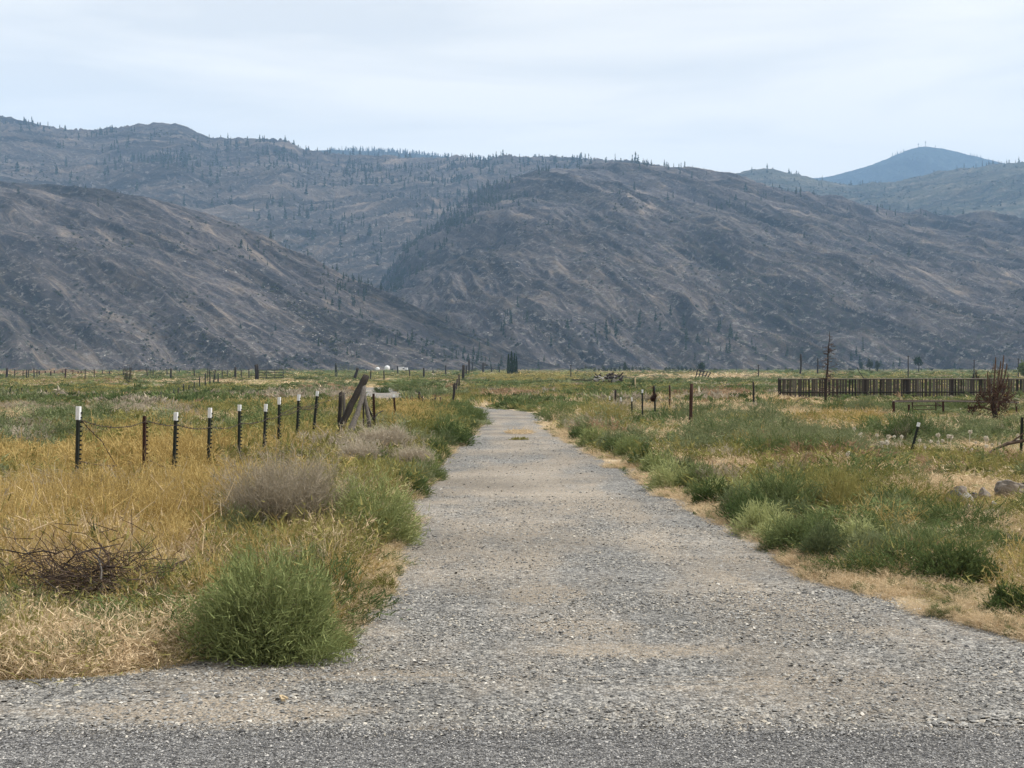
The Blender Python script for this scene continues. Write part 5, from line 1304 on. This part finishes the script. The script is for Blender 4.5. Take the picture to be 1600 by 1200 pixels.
# flowers
def flower(label, u, v, mat, seed, r=.020, h=.16, spike=False):
    D = hit(u, v + 25).y; c = at(u, v, D); z0 = float(G(c.x, D)); o = thing('wild_flower', label, 'flower', (c.x, D, z0))
    m = MB(); m.tube([(0, 0, 0), (.01, 0, (c.z - z0) * .6), (0, 0, c.z - z0)], .0022, 4, False); m.build('stalk', M_stem, o)
    q = random.Random(seed); H = c.z - z0
    pts = []
    for i in range(5 if not spike else 16):
        a = i * 2 * pi / 5 + q.uniform(-.2, .2); m = MB(); zz = H if not spike else H - .006 + i * .0042; rr_ = r if not spike else r * .55 * (1.1 - i / 18)
        d = Vector((cos(a), sin(a), .35)); s = Vector((-sin(a), cos(a), 0))
        m.add([(0, 0, zz), tuple(d * rr_ * .6 + s * rr_ * .45 + Vector((0, 0, zz))), tuple(d * rr_ + Vector((0, 0, zz + .003))), tuple(d * rr_ * .6 - s * rr_ * .45 + Vector((0, 0, zz)))], [(0, 1, 2, 3)])
        if not spike: m.build('petal', mat, o)
        else: pts.append(m)
    if spike:
        m = MB()
        for q_ in pts: m.add(q_.v, q_.f)
        m.build('flower_spike', mat, o)
flower('pale pink open flower left of the pair above the dead branches', 304, 866, M_pink, 1)
flower('small pink flower between the two larger pink ones', 326, 871, M_pink, 2, .016)
flower('pink open flower nearest the large green shrub', 359, 859, M_pink, 3, .022)
flower('violet flower spike in the straw grass at far left', 77, 988, M_purple, 4, .03, spike=True)
flower('violet flower spike right of the first below the brush pile', 186, 982, M_purple, 5, .026, spike=True)

# ------------------------------------------------------------------ far debris, rail panel, tanks, trailer
dp = hit(948, 600); k = dp.y / FPX
DB = thing('debris_heap', 'heap of burnt timber and bent pale metal beyond the lane end', 'debris', dp); rr = random.Random(8)
for i in range(52):
    a = Vector((rr.uniform(-18, 24), rr.uniform(-6, 6), rr.uniform(2, 15))) * k; L = rr.uniform(5, 14) * k; an = rr.gauss(.2, .6)
    m = MB(); d = Vector((cos(an), rr.uniform(-.3, .3), sin(an) * .7)) * L / 2; m.tube([-d, Vector((0, 0, rr.uniform(-.5, 1) * k)), d], [rr.uniform(.6, 1.4) * k] * 3, 5, rough=.3)
    m.build('timber' if i % 4 else 'pale_strip', M_char if i % 4 else M_rockl, DB, loc=a)
for i in range(5):
    m = MB(); V = [Vector((x * 6, y * 3, 1.2 * sin(x * 2 + i) + .6 * y)) * k for y in (-1, 0, 1) for x in (-1, -.33, .33, 1)]
    m.add(V, [(r_ * 4 + c, r_ * 4 + c + 1, r_ * 4 + c + 5, r_ * 4 + c + 4) for r_ in range(2) for c in range(3)])
    m.build('bent_sheet', [M_char, M_rockl, M_char, M_rockl, M_rust2][i], DB, loc=Vector((rr.uniform(-12, 18), rr.uniform(-4, 4), rr.uniform(3, 9))) * k)
log('fallen_plank', 'long dark plank lying left of the debris heap', 'plank', at(893, 593.5, dp.y), at(925, 594, dp.y), .22, .16, M_char, .02, 3, 6, 0)
log('fallen_plank', 'pale plank propped up at the right of the debris heap', 'plank', at(970, 587, dp.y), at(990, 593, dp.y), .16, .12, M_woodg, .02, 3, 6, 0)
rp = hit(1096, 594); Q = lambda u, v: at(u, v, rp.y) - rp; RP = thing('broken_fence', 'broken slanting panel of thin rails standing beyond the straw', 'fence', rp)
for i in range(5):
    m = MB(); m.tube([Q(1086.5 + i * 4.6, 591 + i * .3), Q(1090.5 + i * 5.0, 577 + i * 1.2)], .9 * rp.y / FPX, 5); m.build('slat', M_wood, RP)
for a, b_ in (((1090.5, 577), (1111, 582)), ((1088.5, 584), (1107.5, 588))):
    m = MB(); m.tube([Q(*a), Q(*b_)], .6 * rp.y / FPX, 5); m.build('rail', M_woodg, RP)
pt = hit(605, 580.5); kt = pt.y / FPX
for i, (u, v, w, h, lb) in enumerate(((590, 577.2, 6.5, 4.0, 'small white rounded tank left of two at the foot of the hills'), (605, 577, 8, 6.5, 'taller white rounded tank at the foot of the hills'))):
    c = at(u, v, pt.y); z0 = float(G(c.x, pt.y)); o = thing('white_tank', lb, 'tank', (c.x, pt.y, z0)); m = MB(); H = (h + 3) * kt; r_ = w * kt / 2
    m.tube([(0, 0, 0), (0, 0, H * .75), (0, 0, H * .9), (0, 0, H)], [r_ * .85, r_, r_ * .75, r_ * .2], 16); m.build('shell', M_white, o, True)
    m = MB(); m.tube([(0, 0, H - .02), (0, 0, H + .35)], r_ * .16, 10); m.build('hatch', M_woodg, o)
c = at(630, 577.5, pt.y); z0 = float(G(c.x, pt.y)); TR = thing('white_trailer', 'low white trailer beside the white tanks at the foot of the hills', 'trailer', (c.x, pt.y, z0))
m = MB(); m.box((0, 0, 4.2 * kt), (14 * kt, 8 * kt, 5 * kt)); m.box((-3 * kt, 0, 7 * kt), (8 * kt, 8 * kt, 1.2 * kt)); m.build('body', M_white, TR)
for s in (-3.5, 3.5):
    m = MB(); m.tube([(s * kt, -4.4 * kt, 1.2 * kt), (s * kt, -3.6 * kt, 1.2 * kt)], 1.2 * kt, 12); m.build('wheel', M_post, TR)
m = MB(); m.box((1 * kt, -4.03 * kt, 5 * kt), (3 * kt, .05, 1.6 * kt)); m.build('window', M_post, TR)
# ------------------------------------------------------------------ trees
def conifer(seed, n=80, wd=.20):
    q = np.random.default_rng(seed); t = q.uniform(.10, 1, n) ** .9; a = q.uniform(0, 2 * pi, n)
    lump = 1 + .35 * np.sin(a * 2 + seed) * q.uniform(0, 1, n)
    r = wd * (1.05 - t) ** .75 * lump * q.uniform(.7, 1.15, n)
    P = np.stack([0 * t, 0 * t, t], -1); D_ = np.stack([np.cos(a), np.sin(a), q.normal(-.15, .25, n)], -1)
    A = ribbons(P, D_, r, .11 * q.uniform(.6, 1.2, n), np.zeros((n, 3)) + [0, 0, -.1], 1, q, .3)
    T = ribbons(np.zeros((2, 3)), np.array([[0, 0, 1.], [0, .001, 1.]]), np.array([1., 1.]), np.array([.03, .03]), np.zeros((2, 3)), 2, q, .4)
    return np_mesh('conifer', *merge([A, T]), M_conif)
CON = [conifer(i, 80, w) for i, w in enumerate((.16, .20, .24, .13, .19))]
CONO = [bpy.data.objects.new('conifer_source', c) for c in CON]
def crest_row(key):
    us, tt, X, Y, Z = HILLS[key]; i = np.argmax(tt >= .999)
    uu, vv = proj(X[:i + 1], Y[:i + 1], Z[:i + 1]); return us, vv.min(0)
CR = {k: crest_row(k) for k in HILLS}
def hill_pt(key, u, t):
    us, tt, X, Y, Z = HILLS[key]; j = np.clip(np.searchsorted(us, u), 1, len(us) - 1); i = np.clip(np.searchsorted(tt, t), 1, len(tt) - 1)
    fu = np.clip((u - us[j - 1]) / (us[j] - us[j - 1]), 0, 1); ft = np.clip((t - tt[i - 1]) / (tt[i] - tt[i - 1]), 0, 1)
    def bl(A): return (A[i - 1, j - 1] * (1 - fu) + A[i - 1, j] * fu) * (1 - ft) + (A[i, j - 1] * (1 - fu) + A[i, j] * fu) * ft
    return bl(X), bl(Y), bl(Z)
FRONT = {'A': '', 'B': 'A', 'C': 'AB', 'D': 'ABC', 'F': 'ABC', 'E': 'ABCD'}
def visible(key, u, v):
    ok = np.ones(len(u), bool)
    for f in FRONT[key]:
        us, vv = CR[f]; r = np.interp(u, us, vv, left=9999, right=9999); ok &= v < r + 1
    return ok
TZ = {  # where the photograph shows trees: (u, v, half width, half height, strength)
 'A': [(640, 460, 60, 22, .9), (720, 500, 70, 25, 1.0), (560, 450, 60, 40, .5), (800, 545, 60, 25, .8), (430, 400, 60, 22, .5), (600, 520, 120, 40, .22), (300, 300, 300, 14, .05), (80, 525, 60, 35, .25), (690, 560, 120, 20, .15), (260, 305, 120, 10, .2)],
 'B': [(650, 400, 28, 40, 1.4), (700, 345, 34, 26, 1.5), (760, 305, 40, 18, 1.3), (620, 440, 26, 26, 1.2), (840, 262, 50, 8, 1.2), (890, 258, 20, 6, 1.0), (1000, 262, 16, 8, 1.2), (960, 268, 60, 10, .3), (1085, 272, 40, 8, .8), (760, 500, 60, 24, .5), (800, 340, 60, 40, .15), (1000, 510, 70, 22, .45), (1150, 545, 130, 22, .75), (880, 540, 80, 25, .35), (1030, 300, 60, 20, .15), (1220, 310, 60, 12, .5), (1350, 330, 80, 12, .45), (1270, 480, 10, 10, .6), (1420, 380, 150, 60, .05), (1300, 560, 200, 18, .2), (1150, 320, 30, 10, .4)],
 'C': [(400, 300, 380, 60, .42), (430, 245, 60, 14, 1.3), (270, 265, 70, 22, .9), (100, 272, 110, 14, .6), (640, 290, 130, 40, .7), (600, 350, 110, 50, .75), (740, 265, 90, 14, 1.0), (480, 330, 110, 30, .6), (860, 262, 90, 8, 1.2), (560, 262, 90, 14, .8), (300, 285, 180, 16, .6), (50, 200, 60, 8, .5), (170, 212, 20, 6, .7), (340, 226, 60, 6, .5), (150, 240, 150, 20, .2)],
 'D': [(1200, 285, 80, 12, .7), (1400, 290, 160, 20, .22), (1560, 258, 60, 5, .8), (1540, 300, 90, 30, .16), (1330, 290, 80, 9, .6), (1280, 305, 80, 14, .5), (1592, 295, 14, 14, .9)],
 'F': [(690, 243, 300, 9, 4.0)], 'E': [(1440, 240, 90, 10, 1.2), (1530, 248, 40, 6, 1.6)]}
trees = []
SZ = {'A': (6, 14), 'B': (8, 19), 'C': (12, 30), 'D': (10, 24), 'F': (16, 30), 'E': (14, 26)}
ND = {'A': 3400, 'B': 6800, 'C': 13000, 'D': 3000, 'F': 3800, 'E': 1500}
for key in 'ABCDFE':
    us, tt = HILLS[key][0], HILLS[key][1]; n = ND[key]
    u = rng.uniform(max(us[0], -120), min(us[-1], 1720), n); t = rng.uniform(.02, .998, n)
    if key in 'BC': t[:n // 3] = rng.uniform(.6, .999, n // 3)
    if key == 'B': u[:1300] = rng.uniform(575, 860, 1300); t[:1300] = rng.uniform(.55, .999, 1300)
    if key in 'FE': t = rng.uniform(.7, .999, n)
    x, y, z = hill_pt(key, u, t); uu, v = proj(x, y, z)
    den = np.zeros(n)
    for cu, cv, ru, rv, s in TZ[key]: den = np.maximum(den, s * np.exp(-(((uu - cu) / ru) ** 2 + ((v - cv) / rv) ** 2) * .9))
    cl = fbm(x / 70, y / 70, 33, 3); den *= np.clip((cl - .38) * 5, .08, 1.6)
    k = (rng.uniform(0, 1, n) < den) & visible(key, uu, v)
    h = (SZ[key][0] + (SZ[key][1] - SZ[key][0]) * rng.uniform(0, 1, n) ** 1.6)
    trees += [(x[i], y[i], z[i] - .6, h[i], key) for i in np.where(k)[0]]
# trees standing out singly on the skylines: (column, height px)
for key, L in (('C', [(8, 5), (14, 7), (40, 8), (57, 7), (62, 9), (79, 8), (118, 4), (170, 4), (172, 9), (176, 9), (318, 9), (346, 5), (363, 7), (389, 7), (407, 7), (445, 6), (860, 8), (870, 11), (885, 9)]),
               ('B', [(902, 8), (922, 8), (933, 6), (946, 12), (970, 12), (972, 8), (988, 16), (993, 20), (997, 16), (1005, 11), (1013, 9), (1042, 10), (1075, 8), (1082, 9), (1090, 7), (1101, 7), (1111, 6), (1120, 5)]),
               ('D', [(1556, 5), (1577, 7), (1592, 9)])):
    us, vv = CR[key]
    for u, hp in L:
        x, y, z = hill_pt(key, np.array([float(u)]), np.array([.992])); trees.append((x[0], y[0], z[0] - .5, hp * 1.25 * y[0] / FPX, key))
for u, v, hp in ((1033, 448 + 0, 0),): pass
T_ = np.array([(a, b, c, d) for a, b, c, d, e in trees]); px = T_[:, 3] * FPX / T_[:, 1]
od = np.argsort(-px); top, rest = od[:285], od[285:]
WHO = {'A': ('small dark conifer standing on the burnt nearer hillside', 'conifers on the nearer left hillside'), 'B': ('dark conifer standing on the wide burnt middle hillside', 'conifers on the wide middle hillside'),
       'C': ('dark conifer on the tan upper slope behind the nearer hills', 'conifers on the upper slope'), 'D': ('dark conifer on the greenish slope at upper right', 'conifers on the greenish slope'),
       'F': ('dark conifer on the blue forested back ridge', 'conifers on the back ridge'), 'E': ('dark conifer on the far blue peak', 'conifers on the far peak')}
def tree_label(key, x, y, z, h, j):
    u, v = proj(x, y, z); u = float(u); v = float(v); cr = float(np.interp(u, *CR[key])); up = v - cr
    size = 'tall' if j < 60 else 'small' if j > 200 else 'dark'
    side = ('above the far wire fence' if u < 250 else 'above the white-tipped posts' if u < 520 else 'above the crossed logs' if u < 700 else 'above the lane' if u < 900 else
            'above the rusty post' if u < 1160 else 'above the burnt conifer' if u < 1400 else 'above the scorched tree')
    lev = 'on the skyline of' if up < 6 else 'just under the crest of' if up < 40 else 'halfway up' if v < 470 else 'low on'
    return '%s conifer %s the %s %s' % (size, lev, {'A': 'nearer left hill', 'B': 'wide middle hill', 'C': 'tan upper slope', 'D': 'greenish slope', 'F': 'back ridge', 'E': 'far peak'}[key], side)
for j, i in enumerate(top):
    x, y, z, h, key = trees[i]; o = link('conifer', CON[j % 5], loc=(x, y, z)); w = h * rnd.uniform(.8, 1.3); o.scale = (w, w, h); o.rotation_euler = (0, 0, rnd.uniform(0, 6))
    tag(o, tree_label(key, x, y, z, h, j), 'tree', WHO[key][1])
n = len(rest); w = T_[rest, 3] * rng.uniform(.8, 1.4, n)
scatter('distant_conifers', T_[rest, :3], np.stack([np.zeros(n), np.zeros(n), rng.uniform(0, 6, n)], -1), np.stack([w, w, T_[rest, 3]], -1), CONO, rng.integers(0, 5, n))
print('trees', len(trees))

# boulders and scrub low on the slopes
M_talus = chip_mat('talus_block', [(0, (.13, .12, .115)), (.6, (.25, .235, .22)), (1, (.40, .38, .35))])
M_scrub = plant_mat('hill_scrub', (.035, .042, .028), (.055, .062, .038), (.085, .088, .055), patch=.01)
TB = [chip_src(g, M_talus, .8) for _ in range(4)]
SB = []
for s in range(3):
    V, Fc = bush(g, 36, .5, .7, .35, .5, 6); SB.append(bpy.data.objects.new('scrub_source', np_mesh('scrub', V, Fc, M_scrub)))
def slope_scatter(name, srcs, key, n, s0, s1, fn, seed):
    us, tt = HILLS[key][0], HILLS[key][1]
    u = rng.uniform(max(us[0], -120), min(us[-1], 1720), n); t = rng.uniform(.01, .98, n); x, y, z = hill_pt(key, u, t); uu, v = proj(x, y, z)
    d = fn(t, fbm(x / 60, y / 60, seed, 3), fbm(x / 200, y / 200, seed + 3, 3)); k = (rng.uniform(0, 1, n) < d) & visible(key, uu, v)
    x, y, z = x[k], y[k], z[k]; n = len(x); s = s0 * (s1 / s0) ** (rng.uniform(0, 1, n) ** 2)
    scatter(name, np.stack([x, y, z], -1), np.stack([rng.normal(0, .3, n), rng.normal(0, .3, n), rng.uniform(0, 6, n)], -1), np.stack([s * rng.uniform(.8, 1.5, n), s, s * rng.uniform(.5, .9, n)], -1), srcs, rng.integers(0, len(srcs), n))
for key, n in (('A', 26000), ('B', 34000)):
    slope_scatter('hillside_boulders', TB, key, n, 1.0, 3.6, lambda t, a, b: np.clip(1.05 - t * 1.4, .05, 1) * np.clip((a - .46) * 6, 0, 1) * np.clip((b - .35) * 4, .1, 1), 401)
    slope_scatter('hillside_scrub', SB, key, n, 1.6, 4.6, lambda t, a, b: .55 * np.clip(1.0 - t * .9, .12, 1) * np.clip((a - .45) * 5, 0, 1) * np.clip((b - .38) * 4, .1, 1), 431)
slope_scatter('hillside_scrub', SB, 'C', 26000, 3, 9, lambda t, a, b: np.clip((a - .5) * 4, 0, 1) * np.clip((b - .42) * 4, .05, 1), 461)
slope_scatter('hillside_scrub', SB, 'D', 12000, 3, 9, lambda t, a, b: np.clip((a - .48) * 4, 0, 1), 481)

# ------------------------------------------------------------------ trees of the valley floor
def broad_tree(name, label, u, vb, vt, wp, seed, mat, trunk_f=.3, group=None, n=700, D=None):
    b = hit(u, vb) if D is None else gp(u, D); D = b.y; k = D / FPX; H = at(u, vt, D).z - b.z; r = wp * k / 2
    o = thing(name, label, 'tree', b, 0, group); m = MB(); m.tube([(0, 0, -.2), (.03 * H, 0, H * .35), (0, 0, H * .75)], [.035 * H, .028 * H, .012 * H], 7); 
    for a in range(5): m.tube([(0, 0, H * (.35 + .06 * a)), (cos(a * 2.4) * r * .6, sin(a * 2.4) * r * .6, H * (.55 + .07 * a))], [.016 * H, .006 * H], 5)
    m.build('trunk', M_wood, o); q = np.random.default_rng(seed)
    cc = q.normal(size=(9, 3)); cc /= np.linalg.norm(cc, axis=1, keepdims=True); cc *= q.uniform(.3, .62, (9, 1)); kk = q.integers(0, 9, n)
    P = cc[kk] + q.normal(size=(n, 3)) * .20; P = P * [r, r, H * (1 - trunk_f) / 2] + [0, 0, H * (trunk_f + (1 - trunk_f) / 2)]
    sz = r * .30; link('crown', np_mesh('crown', *ribbons(P, q.normal(size=(n, 3)), sz * q.uniform(.6, 1.2, n), sz * .7 * q.uniform(.6, 1.2, n), np.zeros((n, 3)), 1, q, .5), mat), o)
    return o
# columnar poplars
for i, (u, vt, w) in enumerate(((794.5, 553.5, 5), (799.3, 549.5, 5.5), (803.6, 552.5, 5), (807, 557, 3.6))):
    lb = ('leftmost slim poplar of the dark group above the lane', 'tallest and widest poplar of the dark group above the lane', 'poplar right of the tallest in the dark group above the lane', 'shortest poplar at the right end of the dark group')[i]
    D = 620 + i * 6; b = gp(u, D); k = D / FPX; H = at(u, vt, D).z - b.z; o = thing('poplar', lb, 'tree', b); m = MB(); m.tube([(0, 0, -.3), (0, 0, H * .9)], [.03 * H, .006 * H], 7); m.build('trunk', M_wood, o)
    q = np.random.default_rng(i + 50); n = 520; t = q.uniform(.04, 1, n); a = q.uniform(0, 2 * pi, n); rr_ = w * k / 2 * np.sin(pi * np.clip(t, 0, 1) ** .5) ** .9 * np.sqrt(q.uniform(.1, 1, n))
    P = np.stack([rr_ * np.cos(a), rr_ * np.sin(a), t * H * .97], -1); link('crown', np_mesh('crown', *ribbons(P, np.stack([np.cos(a) * .4, np.sin(a) * .4, np.ones(n)], -1), np.full(n, .06 * H), np.full(n, .03 * H), np.zeros((n, 3)), 1, q, .5), M_poplar), o)
broad_tree('round_tree', 'small round dark tree on a clear trunk right of the burnt conifer', 1435, 583, 555, 15, 1, M_poplar, .28)
broad_tree('round_tree', 'little round dark tree first right of the burnt conifer', 1345.5, 581, 564, 9, 2, M_poplar, .15)
broad_tree('grey_green_tree', 'taller hazy tree second right of the burnt conifer', 1358.5, 580, 558, 11, 3, M_conif, .12, D=900)
broad_tree('grey_green_tree', 'hazy low tree third right of the burnt conifer', 1370.5, 580, 563, 9, 4, M_conif, .12, D=900)
broad_tree('bushy_tree', 'leafy green tree cut by the right picture edge above the board fence', 1602, 592, 558, 26, 5, M_green, .05, n=1200)
broad_tree('dark_tree', 'low dark tree standing alone left of the tall dark post', 1169 - 72, 581, 565, 13, 6, M_poplar, .05, D=800)
broad_tree('dark_tree', 'dark pointed tree rising from the distant hedge line', 977, 580, 562, 8, 7, M_conif, .05, D=980)
for i, (u, w, h) in enumerate([(r_, rnd.uniform(6, 11), rnd.uniform(6, 10)) for r_ in list(np.arange(903, 1020, 6.5)) + list(np.arange(1040, 1098, 6.5))]):
    broad_tree('hedge_tree', 'low dark tree in the distant hedge line at the foot of the hills', u, 0, 579 - h, w, 20 + i, M_conif, .03, 'trees of the distant hedge line', 120, D=940 + rnd.uniform(-20, 20))
for i, (u, w, h) in enumerate([(rnd.uniform(0, 900), rnd.uniform(3, 8), rnd.uniform(2, 5)) for _ in range(40)] + [(rnd.uniform(1100, 1600), rnd.uniform(4, 10), rnd.uniform(3, 8)) for _ in range(26)]):
    broad_tree('valley_tree', 'tiny dark bushy tree where the valley floor meets the hills', u, 0, 579 - h, w, 90 + i, M_conif, .03, 'small trees at the foot of the hills', 90, D=1090 + rnd.uniform(-30, 30))
# thin far poles
for i, (u, vt, lb) in enumerate(((1419, 556, 'thin far pole left of the round tree on a clear trunk'), (1522, 562, 'thin far pole above the board fence near the scorched tree'), (1591, 560, 'thin far pole beside the leafy tree at the right edge'), (1185, 570, 'thin far pole left of the tall dark post'), (892, 570, 'thin far pole above the yellow-green mound'))):
    D = 420; b = gp(u, D); m = MB(); H = at(u, vt, D).z - b.z; m.tube([(0, 0, -.3), (0, 0, H)], [.20, .14], 8)
    m.box((0, 0, H - .25), (1.0, .12, .12)); o = m.build('utility_pole', M_wood, loc=b); tag(o, lb, 'pole')
# masts on the far summit
for i, (u, hp, lb) in enumerate(((1435, 6, 'short radio mast on the far blue summit'), (1446, 9, 'taller radio mast right of the short one on the far blue summit'))):
    x, y, z = hill_pt('E', np.array([float(u)]), np.array([.99])); k = y[0] / FPX; H = (hp + 2) * k
    o = thing('radio_mast', lb, 'mast', (x[0], y[0], z[0] - 2)); m = MB(); w = .45 * k
    m.tube([(0, 0, 0), (0, 0, H)], [w, w * .45], 6); m.build('tower', M_woodg, o)
    m = MB(); m.tube([(-1.2 * k, 0, H * .72), (1.2 * k, 0, H * .72)], .25 * k, 5); m.tube([(0, 0, H * .80), (0, 0, H * .92)], .8 * k, 10); m.build('antenna', M_woodg, o)
